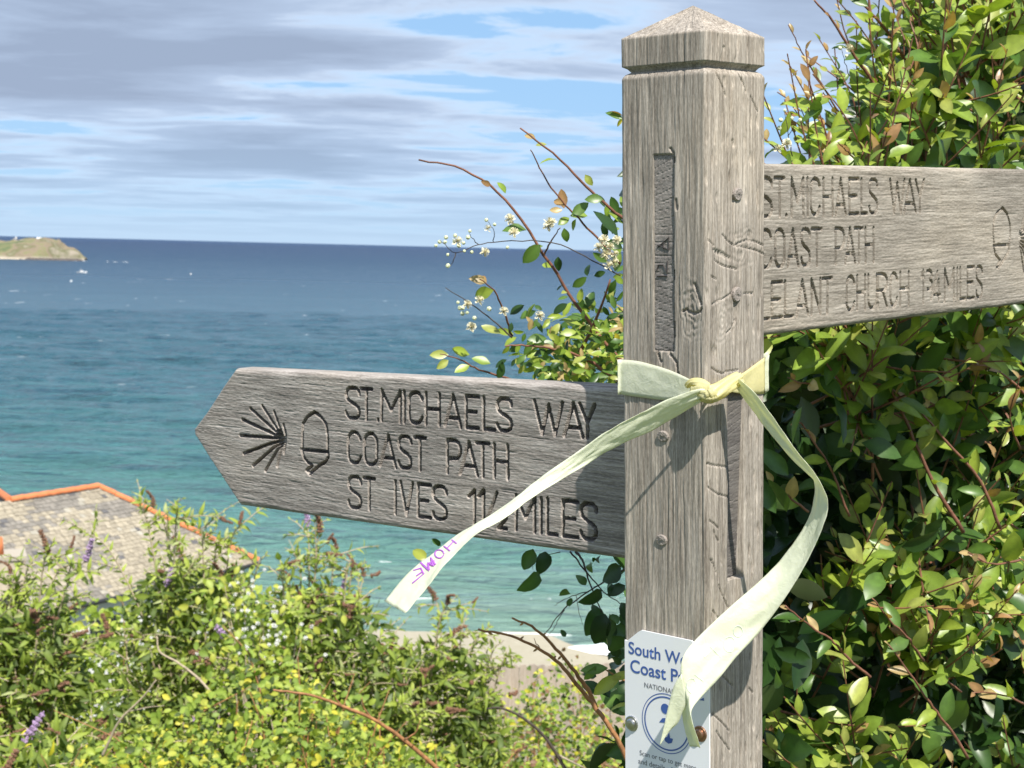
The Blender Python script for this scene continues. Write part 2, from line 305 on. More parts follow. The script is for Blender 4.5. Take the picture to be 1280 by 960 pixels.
for i in range(59): sb.add([(bx[i], HD-66, SEA+.2), (bx[i+1], HD-66, SEA+.2), (bx[i+1], HD-20, SEA+4.5+rnd.random()), (bx[i], HD-20, SEA+4.5)], [(0, 1, 2, 3)])
obj('headland_beach', sb.mesh('headland_beach'), plain('far_sand', (.52, .45, .33), .95, 0, .15, .1), kind='structure')
rockm = plain('dark_wet_rock', (.10, .085, .075), .9, 0, .3, .2)
rb = MB()
for k in range(46):
    t = k/45; c = at(38+t*61, 322, HD-62-8*math.sin(k)); c[2] = SEA+.6+rnd.random()*.5; s = 4+rnd.random()*4
    v = [(c[0]+s*1.6*math.cos(a)*(.7+.5*rnd.random()), c[1]+s*math.sin(a), SEA-.5) for a in np.arange(7)*.9]+[(c[0]+s*.8*math.cos(a), c[1]+s*.5*math.sin(a), c[2]+1.2+rnd.random()*1.5) for a in np.arange(7)*.9]
    rb.add(v, [(i, (i+1) % 7, 7+(i+1) % 7, 7+i) for i in range(7)]+[tuple(range(7, 14))])
obj('shore_rocks', rb.mesh('shore_rocks'), rockm, kind='stuff')
mb = MB()
for x, wd in ((48, 6), (62, 7), (92, 3.5), (103, 6), (117, 7)):
    c = at(x, 325.6-.3*(x > 80), 2500); foam(c[0]-wd*.7, c[0]+wd*.7, HD-70-rnd.random()*6, 3, .3, x, 16, 5)
obj('headland_surf', mb.mesh('headland_surf', True), sfm, kind='stuff')
white = plain('white_render', (.80, .79, .76), .8, 0, .06, 3); slate_far = plain('far_slate', (.16, .16, .17), .8, 0, .2, 1)
M['pane'] = plain('window_pane', (.03, .035, .04), .15, 0, .2, 3)
def hut(px, py, wd, dp, ht, label, tower=False):
    p = at(px, py, HD+36); e = empty('chapel' if tower else 'lookout_station', p); zb = -6
    m = MB().box((0, 0, (ht+zb)/2), (wd, dp, ht-zb)); obj('wall', m.mesh('wall'), white, e)
    m = MB(); o_ = .4; m.prism([(-dp/2-o_, 0), (dp/2+o_, 0), (0, dp*.42)], -wd/2-o_, wd/2+o_, lambda y, z, x: (x, y, ht+.02+z)); obj('roof', m.mesh('roof'), slate_far if tower else white, e)
    for k in (-.28, .05, .3): obj('window', MB().box((k*wd, -dp/2-.04, ht*.5), (wd*.12, .1, ht*.35)).mesh('window'), M['pane'], e)
    if tower: obj('turret', MB().box((wd*.3, 0, ht+2.6), (2.2, 2.2, 4)).mesh('turret'), white, e)
    else: obj('annex', MB().box((wd*.72, -.5, (ht*.6+zb)/2), (wd*.42, dp*.8, ht*.6-zb)).mesh('annex'), white, e)
    tag(e, label, 'building')
hut(19, 301.5, 6, 5, 3.4, 'tiny white chapel on the headland crest nearer its landward side', True)
hut(49, 300.3, 8, 5, 3.0, 'low white building on the headland crest toward its seaward tip')
# small white boat and buoys
bp_ = at(102, 340.5, 39.62*FPX/(340.8-297.1)); bp_[2] = SEA
e = empty('motor_boat', bp_); tag(e, 'small white cabin boat on the water off the headland', 'boat')
bw = plain('white_gelcoat', (.82, .82, .80), .35, 0, .03)
st = [(-5.5, 1.5, 1.1), (-3, 1.8, 1.1), (0, 1.9, 1.2), (3, 1.5, 1.5), (5, .7, 1.9), (6, .06, 2.1)]
v = []; f = []
for x, hw, t in st: v += [(x, -hw*.6, -.4), (x, -hw, t), (x, hw, t), (x, hw*.6, -.4)]
for i in range(5):
    for j in range(3): f.append((i*4+j, i*4+j+1, i*4+j+5, i*4+j+4))
f += [(0, 3, 2, 1), (20, 21, 22, 23)]
obj('hull', mesh('hull', v, f), bw, e)
obj('cabin', MB().prism([(-1.6, 1.1), (2.2, 1.2), (1.4, 3.0), (-1.4, 3.0)], -1.2, 1.2, lambda x, z, y: (x, y, z)).mesh('cabin'), bw, e)
for s in (-1, 1): obj('window', MB().box((.1, s*1.21, 2.35), (2.0, .06, .6)).mesh('window'), M['pane'], e)
obj('mast', MB().tube([(-.6, 0, 3), (-.6, 0, 5.2)], .07).mesh('mast'), bw, e)
for px_, py_, lb in ((89, 352.5, 'small pale mooring buoy floating closest to the cabin boat'), (238.5, 343, 'small pale mooring buoy floating alone on open blue water')):
    p = at(px_, py_, 39.62*FPX/(py_-296.5-.02*px_+1)); p[2] = SEA
    e = empty('buoy', p); tag(e, lb, 'buoy', 'buoys on the sea')
    R_ = [(.0, -.4), (.8, 0), (1.0, .5), (.7, 1.1), (.25, 1.4)]
    v = [(r*math.cos(a), r*math.sin(a), z) for r, z in R_ for a in np.arange(10)*.628]; f = [(i*10+j, i*10+(j+1) % 10, i*10+10+(j+1) % 10, i*10+10+j) for i in range(4) for j in range(10)]
    obj('float', mesh('float', v, f, True), bw, e); obj('staff', MB().tube([(0, 0, 1.3), (0, 0, 2.6)], .12).mesh('staff'), bw, e)

# ------------------------------------------------------------------ house with slate roof
def build_house():
    rd = np.array([.517, .856]); fd = np.array([.856, -.517]); K = .703
    z1 = EYE-6.72; P1 = at(12, 627, 40)[:2]; P2 = P1+rd*3.05; RUN = 3.05
    e = empty('slate_roofed_house', (float(P1[0]), float(P1[1]), float(ground_z(P1[0], P1[1]))))
    tag(e, 'white house below the bushes with mottled slate roof and orange ridge tiles', 'house'); ox, oy, oz = e.location
    def W(p, z): return (p[0]-ox, p[1]-oy, z-oz)
    hipd = (rd+fd)/np.linalg.norm(rd+fd); th = RUN*math.sqrt(2)
    ze = z1-K*RUN; bd = -fd
    # main ridge continues left past the junction at the same height, hidden side mirrored
    P0 = P1-rd*.05; A = P1
    back = np.array([-.44, .90]); PB = P1+back*5
    c_fr = P2+hipd*th; c_fl = A+fd*RUN-rd*2.4; c_br = P2+(rd-fd)/math.sqrt(2)*th; c_bl = A-fd*RUN
    under = MB()
    dn = -.05
    under.add([W(A-rd*2.4, z1+dn), W(P2, z1+dn), W(c_fr, ze+dn), W(c_fl, ze+dn), W(c_br, ze+dn), W(c_bl-rd*2.4, ze+dn)], [(0, 3, 2, 1), (1, 2, 4), (0, 1, 4, 5)])
    roof = obj('roof', under.mesh('roof'), plain('roof_felt', (.12, .11, .10), .9), e)
    sl = MB(); tints = []
    nrow = 27; dr = RUN/nrow; wsl = .185; slope = math.hypot(1, K)
    for i in range(nrow):
        r0 = i*dr; s1 = 3.05+r0*1.0; s0 = -2.4
        s = s0+(i % 2)*wsl*.5
        while s < s1-.03:
            ww = wsl*(.75+.5*rnd.random()); a = s+.006; b_ = min(s+ww-.006, s1)
            if b_-a > .03:
                ru = r0-.02; rl = r0+dr*1.35+rnd.uniform(-.01, .012)
                n0 = .004; n1 = .020+rnd.random()*.018
                def pt(s_, r_, up): 
                    q = A+rd*s_+fd*max(r_, 0); return W(q, z1-K*max(r_, 0)+up)
                v = [pt(a, ru, n0), pt(b_, ru, n0), pt(b_, rl, n1), pt(a, rl, n1), pt(a, rl, n1-.018), pt(b_, rl, n1-.018)]
                sl.add(v, [(0, 3, 2, 1), (3, 4, 5, 2)]); 
                pat = float(fbm(s*.55+3, i*.13+r0, 41, 3)); rv = rnd.random()
                base = np.array([.40, .345, .255]) if pat+.2*(rv-.5) > .43 else np.array([.26, .235, .20])
                if rv > .96: base = np.array([.46, .42, .34])
                if rv < .02: base = np.array([.13, .125, .125])
                tints += [base*(.72+.28*rnd.random())]*6
            s += ww
    # right hip slope (seen edge on)
    me = sl.mesh('slate_courses'); ca = me.color_attributes.new('tint', 'FLOAT_COLOR', 'POINT')
    ca.data.foreach_set('color', np.c_[np.array(tints), np.ones(len(tints))].astype(np.float32).ravel())
    m, nt, b = newmat('lichened_slate'); b.inputs['Roughness'].default_value = .85
    a = node(nt, 'ShaderNodeVertexColor', layer_name='tint'); t = node(nt, 'ShaderNodeTexCoord'); n = node(nt, 'ShaderNodeTexNoise', i={'Scale': 9, 'Detail': 6}); nt.links.new(t.outputs['Object'], n.inputs['Vector'])
    r = ramp(nt, n.outputs[0], [(.3, g3(.8)), (.7, g3(1.2))]); mlt = node(nt, 'ShaderNodeMixRGB', blend_type='MULTIPLY', i={'Fac': 1}); nt.links.new(a.outputs[0], mlt.inputs[1]); nt.links.new(r.outputs[0], mlt.inputs[2]); nt.links.new(mlt.outputs[0], b.inputs[0])
    obj('slate_courses', me, m, roof, 'stuff')
    # orange ridge and hip tiles, one by one
    tm = plain('orange_clay_tile', (.62, .20, .075), .75, 0, .18, 6)
    def tiles(pa, pb, n):
        pa = np.array(pa); pb = np.array(pb); d = (pb-pa)/n; u = d/np.linalg.norm(d); sx_ = np.cross(u, [0, 0, 1]); sx_ /= np.linalg.norm(sx_); up_ = np.cross(sx_, u)
        for k in range(n):
            m_ = MB(); v = []
            for q in (0.01, .985):
                for ang_ in np.radians([200, 165, 125, 90, 55, 15, -20]):
                    v.append(pa+d*(k+q)+sx_*math.cos(ang_)*.11+up_*(math.sin(ang_)*.085+.018+.014*(q > .5)))
            f = [(i, i+1, i+8, i+7) for i in range(6)]+[tuple(range(7))[::-1], tuple(range(7, 14))]
            m_.add(v, f); obj('ridge_tile', m_.mesh('ridge_tile'), tm, roof)
    tiles(W(A, z1), W(P2, z1), 7); tiles(W(P2, z1), W(c_fr, ze), 10); tiles(W(PB, z1-.22), W(A, z1), 12)
    # wing on the landward side of the junction
    wing = MB(); q0 = A-rd*3.2+fd*.2
    wing.add([W(A, z1-.06), W(PB, z1-.28), W(PB-np.array([.9, .43])*3, ze), W(A-rd*2.4, z1-.4)], [(0, 1, 2, 3)])
    obj('roof_slope', wing.mesh('roof_slope'), plain('wing_slate', (.24, .22, .19), .85, 0, .3, 3), roof)
    # walls
    inn = .25; zg = oz-.6; wl = MB(); cs = [c_fl+(-fd)*inn, c_fr+(-fd-rd)*inn, c_br+(fd-rd)*inn, c_bl-rd*2.4+fd*inn]
    for i in range(3):
        p, q = cs[i], cs[i+1]; wl.add([W(p, zg), W(q, zg), W(q, ze-.03), W(p, ze-.03)], [(0, 1, 2, 3)])
    obj('wall', wl.mesh('wall'), white, e)
    gt = MB(); gt.tube([W(c_fl+fd*.06, ze-.06), W(c_fr+fd*.06, ze-.06)], .055, 8); obj('gutter', gt.mesh('gutter'), plain('black_gutter', (.03, .03, .03), .4), e)
    ln_ = np.linalg.norm(cs[1]-cs[0]); R_ = np.array([[rd[0], fd[0], 0], [rd[1], fd[1], 0], [0, 0, 1]])
    for s_, zz in ((2.9, -1.0), (5.2, -1.0), (7.2, -1.2)):
        c = cs[0]+rd*s_+fd*.02
        wobj = obj('window', MB().box(W(c, ze+zz), (1.1, .08, 1.0), R_).mesh('window'), white, e)
        for k in (-.27, .27): obj('pane', MB().box(W(c+rd*k+fd*.045, ze+zz), (.48, .03, .88), R_).mesh('pane'), M['pane'], wobj)
    # rendered dormer cheek at the left end
    ch = MB(); pC = at(14, 730, 37.2); Rz = rotm('z', .35)
    ch.box((pC[0]-ox, pC[1]-oy, pC[2]-.8-oz), (.60, .9, 2.9), Rz)
    co = obj('chimney', ch.mesh('chimney'), plain('buff_render', (.52, .44, .34), .9, 0, .12, 4), e)
    obj('chimney_cap', MB().box((pC[0]-ox, pC[1]-oy, pC[2]+.70-oz), (.68, .98, .1), Rz).mesh('chimney_cap'), plain('cap_stone', (.42, .37, .30), .9), co)
    tp = at(1, 671, 37.0); v = []
    obj('chimney_pot', MB().tube([(tp[0]-ox-.1, tp[1]-oy, pC[2]+.75-oz), (tp[0]-ox-.1, tp[1]-oy, pC[2]+1.15-oz)], [.17, .14], 12).mesh('chimney_pot', True), tm, co)
build_house()

# ------------------------------------------------------------------ wooden fence
def build_fence():
    Y0 = 17.; a = at(598, 830, Y0); e = empty('paling_fence', (float(a[0]), Y0, float(ground_z(a[0], Y0)))); oz = e.location.z
    tag(e, 'weathered grey paling fence beside the beach beyond the bushes', 'fence'); pm = wood('fence_timber', 2, (.26, .21, .16), (.40, .33, .27), (.52, .45, .38), .3)
    for k in range(42):
        p = at(598+k*11.5, 831+rnd.uniform(-1.5, 1.5)-.15*k, Y0); hw = .0485; x = p[0]-a[0]; top = p[2]-oz; sl = rnd.uniform(.01, .045)
        bt = ground_z(p[0], Y0)-oz-.05
        m = MB(); m.prism([(-hw, bt), (hw, bt), (hw, top-sl), (hw*.2, top), (-hw, top-.008)], -.011, .011, lambda u, z, y: (x+u, y+rnd.uniform(-.004, .004)-.02*(k % 2), z)); obj('paling', m.mesh('paling'), pm, e)
    L_ = at(598+42*11.5, 830, Y0)[0]-a[0]
    for zz in (.5, 1.5): obj('rail', MB().box((L_/2, .045, zz), (L_+.1, .04, .09)).mesh('rail'), pm, e)
build_fence()

# ------------------------------------------------------------------ fingerpost
H = .05; TB = .029; YAW, LX, LY = -.7330, .0248, -.0384
RP = rotm('x', LX)@rotm('y', LY)@rotm('z', YAW); OP = np.array([.1744, 1.5572, EYE])
def to_local(P): return RP.T@(np.asarray(P)-OP)
CL = RP.T@(CAM-OP)
def on_y(x, y, c):
    d = RP.T@ray(x, y); return CL+d*((c-CL[1])/d[1])
def on_x(x, y, c):
    d = RP.T@ray(x, y); return CL+d*((c-CL[0])/d[0])
base = OP+RP@np.array([0, 0, -EYE])
post = empty('fingerpost'); post.matrix_world = Matrix(((*RP[0], base[0]), (*RP[1], base[1]), (*RP[2], base[2]), (0, 0, 0, 1)))
tag(post, 'weathered oak fingerpost with two carved pointing boards and a pyramid cap', 'signpost')
SH = np.array([0, 0, EYE])
def strokes_depth(U, V, segs, r, depth, wob=0):
    """depth map of routed grooves on grid U,V"""
    D = np.zeros_like(U); u = U[0] if False else None
    for (a, b) in segs:
        a = np.array(a); b = np.array(b); lo = np.minimum(a, b)-r*1.3; hi = np.maximum(a, b)+r*1.3
        k = (U > lo[0]) & (U < hi[0]) & (V > lo[1]) & (V < hi[1])
        if not k.any(): continue
        p = np.stack([U[k], V[k]], -1); ab = b-a; t = np.clip(((p-a)@ab)/(ab@ab+1e-12), 0, 1); d = np.linalg.norm(p-(a+t[:, None]*ab), axis=1)
        rr_ = r*(1+.5*wob*(vn(p[:, 0]*300, p[:, 1]*300, 2)-.5)); q = np.clip((1-d/rr_)*4.5, 0, 1)
        D[k] = np.maximum(D[k], depth*q)
    return D
def poly(P): return [(P[i], P[i+1]) for i in range(len(P)-1)]
def arcp(cx, cy, rx, ry, a0, a1, n=10): return [(cx+rx*math.cos(math.radians(t)), cy+ry*math.sin(math.radians(t))) for t in np.linspace(a0, a1, n)]
GL = {'S': [[(1, .80), (.95, .91), (.78, .985), (.5, 1), (.22, .985), (.05, .90), (0, .76), (.08, .63), (.3, .545), (.7, .445), (.93, .355), (1, .23), (.95, .09), (.75, .012), (.5, 0), (.25, .012), (.06, .09), (0, .2)]],
 'T': [[(0, 1), (1, 1)], [(.52, 1), (.52, 0)]], '.': [[(.5, 0), (.5, .02)]], 'M': [[(0, 0), (0, 1), (.5, .36), (1, 1), (1, 0)]], 'I': [[(.5, 0), (.5, 1)]],
 'C': [[(1, .8)]+arcp(.5, .72, .5, .28, 15, 180, 9)+[(0, .28)]+arcp(.5, .27, .5, .27, 180, 345, 9)+[(1, .22)]], 'H': [[(0, 0), (0, 1)], [(1, 0), (1, 1)], [(0, .5), (1, .5)]],
 'A': [[(0, 0), (.5, 1), (1, 0)], [(.2, .27), (.8, .27)]], 'E': [[(1, 0), (0, 0), (0, 1), (1, 1)], [(0, .51), (.8, .51)]], 'L': [[(0, 1), (0, 0), (1, 0)]],
 'W': [[(0, 1), (.27, 0), (.5, .9), (.73, 0), (1, 1)]], 'Y': [[(0, 1), (.5, .45), (1, 1)], [(.5, .45), (.5, 0)]], 'O': [arcp(.5, .72, .5, .28, 0, 180, 11)+arcp(.5, .28, .5, .28, 180, 360, 11)+[(1, .72)]],
 'P': [[(0, 0), (0, 1), (.55, 1)]+arcp(.55, .72, .45, .28, 90, -90, 9)+[(0, .44)]], 'V': [[(0, 1), (.5, 0), (1, 1)]], '1': [[(0, .8), (.8, 1), (.8, 0)]],
 '/': [[(0, 0), (1, 1)]], '2': [[(0, .8)]+arcp(.5, .72, .5, .28, 160, -20, 8)+[(0, 0), (1, 0)]], 'N': [[(0, 0), (0, 1), (1, 0), (1, 1)]], 'U': [[(0, 1)]+arcp(.5, .28, .5, .28, 180, 360, 10)+[(1, 1)]],
 'R': [[(0, 0), (0, 1), (.55, 1)]+arcp(.55, .75, .45, .25, 90, -90, 9)+[(0, .5)], [(.5, .5), (1, 0)]], '3': [[(0, .95), (.5, 1)]+arcp(.4, .77, .5, .23, 80, -80, 6)+arcp(.4, .27, .6, .27, 80, -120, 7)], '4': [[(.75, 0), (.75, 1), (0, .25), (1, .25)]]}
def carve(rows, plane, uax, flip):
    """rows: (text boxes [(ch,x0,x1[,ytop,ybot])], (xref, ytop, ybot)); pixel boxes turned into segments on the board face"""
    segs = []
    for boxes, (xa, ta, ba, xb, tb_, bb_) in rows:
        for bx_ in boxes:
            ch, x0, x1 = bx_[:3]
            if len(bx_) > 3: yt, yb = bx_[3:]; tops = [yt, yt]; bots = [yb, yb]
            else:
                tops = [np.interp(x, [xa, xb], [ta, tb_]) if xa <= x <= xb else ta+(tb_-ta)*(x-xa)/(xb-xa) for x in (x0, x1)]; bots = [ba+(bb_-ba)*(x-xa)/(xb-xa) for x in (x0, x1)]
            for st_ in GL[ch]:
                P = []
                for (u, v_) in st_:
                    x = x0+(x1-x0)*u; yt = tops[0]+(tops[1]-tops[0])*u; yb = bots[0]+(bots[1]-bots[0])*u
                    q = plane(x, yb+(yt-yb)*v_); P.append((q[uax], q[2]))
                segs += poly(P)
    return segs
def board(name, uax, u0, u1, lo, hi, segs, mat, face_sign, res=.0009, seed=0, knots=(), depth=.013, rr=.0023):
    """plank whose front face is a carved, weathered relief; uax 0: face at y=-TB/2, 1: face at x=+TB/2"""
    n = int(abs(u1-u0)/res); us = np.linspace(u0, u1, n); nv = int(.18/res); tv = np.linspace(0, 1, nv)
    U, T_ = np.meshgrid(us, tv, indexing='ij'); LO = lo(U); HI = hi(U); V = LO+(HI-LO)*T_
    D = strokes_depth(U, V, segs, rr, depth, .5)
    rough = .0005*(fbm(U*60, V*560, seed+1, 4)-.47)+.0005*(vn(U*160, V*1500, seed+5)-.5)+.0008*(fbm(U*6, V*26, seed+9, 3)-.44)
    grain = np.clip(vn(U*22, V*900, seed+13)-.80, 0, 1)*.0045
    CARVED = D > .0008; D = D+grain-rough
    # worn edges
    e = np.minimum(np.minimum(V-LO, HI-V), np.minimum(np.abs(U-u0)+.0006, np.abs(U-u1)+.02)); er = .0045+.004*vn(U*25, V*25, seed+3); k = e < er
    D[k] += (er-np.sqrt(np.clip(er**2-(er-e)**2, 0, None)))[k]
    V = V+np.where(T_ > .999, 0, 0)
    w = TB/2-D
    ctr = []
    if uax == 0: Fv = np.stack([U, -w, V], -1); back = lambda u, v: (u, TB/2, v)
    else: Fv = np.stack([w, U, V], -1); back = lambda u, v: (-TB/2, u, v)
    v = Fv.reshape(-1, 3); f = gridfaces(n, nv)
    # rim and back
    ring = [(i, 0) for i in range(n)]+[(n-1, j) for j in range(1, nv)]+[(i, nv-1) for i in range(n-2, -1, -1)]+[(0, j) for j in range(nv-2, 0, -1)]
    idx = np.array([i*nv+j for i, j in ring]); m0 = len(v); bv = np.array([back(U[i, j], V[i, j]) for i, j in ring]); mid = np.array([np.array(back(U[i, j], V[i, j]))*[1, 1, 1] for i, j in ring])
    v = np.vstack([v, bv, [bv.mean(0)]]); k = len(ring); a = np.arange(k); b_ = (a+1) % k
    side = np.stack([idx[a], idx[b_], m0+b_, m0+a], 1); c = m0+k
    bk = np.stack([m0+a, m0+b_, np.full(k, c), np.full(k, c)], 1)
    faces = [tuple(q) for q in np.vstack([f, side]).tolist()]+[(int(p), int(q), c) for p, q in zip(m0+a, m0+b_)]
    me = mesh(name, v+SH, faces, True); ck = CARVED.ravel()[f]; ck = ck.any(1); me.polygons.foreach_set('use_smooth', np.r_[~ck, np.zeros(len(faces)-len(f), bool)])
    bm = bmesh.new(); bm.from_mesh(me); bmesh.ops.recalc_face_normals(bm, faces=bm.faces); bm.to_mesh(me); bm.free()
    return obj(name, me, mat, post)
# left board
pl = lambda x, y: on_y(x, y, -TB/2)
row1 = ([('S', 432.6, 449), ('T', 451, 464.4), ('.', 471, 473.6), ('M', 477, 500), ('I', 503.5, 506.5), ('C', 511, 527.6), ('H', 532.3, 549), ('A', 556, 576), ('E', 582.4, 598), ('L', 604.4, 618), ('S', 621.4, 639), ('W', 668, 703), ('A', 705, 728), ('Y', 724.5, 743.5)], (441, 485, 522.8, 734, 505.5, 547))
row2 = ([('C', 435.2, 450.4), ('O', 455.6, 471), ('A', 475, 494.5), ('S', 498, 513.6), ('T', 517.5, 531.5), ('P', 559, 575.6), ('A', 575, 596.6), ('T', 595, 611), ('H', 617.6, 634.5)], (442, 540, 578.8, 626, 556, 597.6))
row3 = ([('S', 435.6, 451), ('T', 454.4, 468), ('I', 492.5, 495.5), ('V', 500.5, 515.6), ('E', 522.4, 538), ('S', 541.2, 558), ('1', 585.5, 595), ('1', 598, 606, 613, 652), ('/', 606, 621, 616, 657), ('2', 622.5, 633, 640, 661), ('M', 645, 668), ('I', 674.5, 677.5), ('L', 684, 696.4), ('E', 703.6, 722), ('S', 726, 745.4)], (443, 596, 634.8, 735, 629.5, 674))
segs = carve([row1, row2, row3], pl, 0, 1)
def P2(l, plane, ax): return [(lambda q: (q[ax], q[2]))(plane(x, y)) for x, y in l]
hub = (354.5, 548.5)
for t in ((302.6, 524.5), (312.6, 510.4), (327.5, 507.2), (342.4, 514.5), (299.9, 544.3), (304.5, 566.7), (316.1, 582.2), (331.5, 588.4), (346.4, 583)): segs += poly(P2([t, hub], pl, 0))
segs += poly(P2([(354, 530.7), (356.5, 540), (357, 549), (356, 557), (354.5, 566)], pl, 0))
segs += poly(P2([(378.1, 561.3), (378, 545), (378.8, 529.5), (384, 521), (392.5, 515), (401, 521), (407.5, 530), (409.5, 545), (409.3, 565)], pl, 0))
segs += poly(P2([(376.4, 561.9), (409.3, 565.1)], pl, 0)); segs += poly(P2([(377, 563), (380.3, 573), (384.5, 578), (390, 582), (383, 588), (387, 592.6), (398, 582.5), (407, 577), (410.3, 571), (409.6, 565)], pl, 0))
LT, LB = -.1367, -.3149; SL = math.sin(.0271)
xt = -.8006; xs_ = -.7075; zt = -.2239
def hiL(x): return np.where(x > xs_, LT, LT+(zt+.004-LT)*np.clip((xs_-x)/(xs_-xt), 0, 1))+(x+.1)*SL
def loL(x): return np.where(x > xs_, LB, LB+(zt-.004-LB)*np.clip((xs_-x)/(xs_-xt), 0, 1)-0*x)+(x+.1)*SL
bl = board('finger_board', 0, xt, -.03, loL, hiL, segs, M['board_l'], -1, res=.00075, seed=1); bl['label'] = 'left-pointing board carved with shell, acorn and mileage to the coast town'
# right board
prr = lambda x, y: on_x(x, y, TB/2)
r1 = ([('S', 950, 965), ('T', 968.6, 980.5), ('.', 982.5, 984), ('M', 989.8, 1004.5), ('I', 1008.6, 1011), ('C', 1014, 1025), ('H', 1029.7, 1041), ('A', 1045, 1057.5), ('E', 1062, 1073.5), ('L', 1077, 1084), ('S', 1087, 1096.8), ('W', 1113, 1131), ('A', 1130.5, 1145), ('Y', 1145, 1155)], (957, 222.5, 270.5, 1150, 225, 265))
r2 = ([('C', 951, 964), ('O', 969, 980.5), ('A', 984.5, 998), ('S', 1002, 1012.5), ('T', 1015, 1027), ('P', 1044.5, 1055.5), ('A', 1056.5, 1069), ('T', 1068.5, 1078.5), ('H', 1082, 1092)], (957, 287.5, 334.5, 1092, 285, 327))
r3 = ([('L', 948, 962), ('E', 965, 978), ('L', 981.5, 992), ('E' if 0 else 'A', 995.8, 1010.4), ('N', 1014.6, 1025.6), ('T', 1028.5, 1040), ('C', 1058.5, 1068), ('H', 1071.5, 1081.5), ('U', 1085.5, 1096), ('R', 1097.5, 1109), ('C', 1113, 1121.5), ('H', 1125.5, 1136), ('1', 1151.5, 1155), ('3', 1159, 1165.5, 338, 362), ('/', 1164, 1172, 340, 374), ('4', 1168, 1175.5, 350, 375), ('M', 1181, 1192.5), ('I', 1195.6, 1198), ('L', 1200.5, 1207), ('E', 1209.5, 1218), ('S', 1220.6, 1228)], (957, 354, 398.5, 1224, 333.2, 371.5))
segs = carve([r1, r2, r3], prr, 1, 1)
segs += poly(P2([(1243, 307), (1241.5, 290), (1242, 276), (1246.5, 266), (1253.4, 260), (1259.5, 268), (1262.6, 281), (1263, 295), (1261.4, 306)], prr, 1)); segs += poly(P2([(1242, 306.8), (1262, 305.8)], prr, 1))
segs += poly(P2([(1242.4, 308), (1244.5, 318), (1250.4, 325.5), (1245.8, 334), (1248, 335), (1254, 326), (1260, 316), (1262, 307)], prr, 1))
hb = P2([(1273.5, 297)], prr, 1)[0]
for a, l_ in ((62, .052), (45, .062), (28, .066), (12, .068), (-4, .068), (-20, .066), (-37, .064), (-53, .058), (-68, .05)): segs.append((hb, (hb[0]+l_*math.cos(math.radians(a)), hb[1]+l_*math.sin(math.radians(a)))))
RTZ, RBZ = .0874, -.0882; ys_ = .83; yt_ = .925
def hiR(y): return np.where(y < ys_, RTZ, RTZ+(.004-RTZ)*np.clip((y-ys_)/(yt_-ys_), 0, 1))+(y-.1)*-.0008
def loR(y): return np.where(y < ys_, RBZ, RBZ+(-.004-RBZ)*np.clip((y-ys_)/(yt_-ys_), 0, 1))+(y-.1)*-.0008
br = board('finger_board', 1, yt_, .03, loR, hiR, segs, M['board_r'], 1, seed=4, depth=.0042, rr=.0020); br['label'] = 'right-pointing board carved with church mileage, worn and pushed into the hedge'

# post shaft with relief: grain, cracks, knots and the two through-mortises
fine = 104; coarse = 10
def facepts(n): return np.linspace(-H, H, n, endpoint=False)
per = [(a, -H) for a in facepts(fine)]+[(H, a) for a in facepts(fine)]+[(-a, H) for a in facepts(coarse)]+[(-H, -a) for a in facepts(coarse)]
per = np.array(per); rc = .0035; q = np.clip(per, -(H-rc), H-rc); dn_ = per-q; dn_ /= np.linalg.norm(dn_, axis=1)[:, None]; per = q+dn_*rc
ZT, ZCB, ZC, ZA = .1686, .1791, .206, .2369
zr = np.concatenate([np.linspace(-EYE-.1, -.57, 25), np.arange(-.565, ZT-.0012, .0012), [ZT-.0005, ZT+.0005, ZT+.0028, ZT+.0052, ZCB-.0052, ZCB-.0022, ZCB, ZCB+.0008], np.arange(ZCB+.002, ZC-.002, .0012), [ZC-.0015, ZC]])
hwf = lambda z: np.where(z <= ZC, 1-np.interp(z, [ZT-.001, ZT+.0025, ZT+.0050, ZCB-.0035, ZCB-.0003, ZCB], [0, .035, .13, .13, .01, 0]), 1-np.clip((z-ZC)/(ZA-ZC), 0, 1))
pyr = ZC+(ZA-ZC)*np.linspace(.03, .995, 42); zr = np.concatenate([zr, pyr])
nz, npr = len(zr), len(per); S_ = np.repeat(per[None], nz, 0); Zg = np.repeat(zr[:, None], npr, 1); sc = hwf(zr)[:, None, None]
left = np.zeros(npr, bool); left[:fine] = True; right = np.zeros(npr, bool); right[fine:2*fine] = True
A_ = np.where(left[None], S_[..., 0], S_[..., 1]); D = np.zeros((nz, npr))
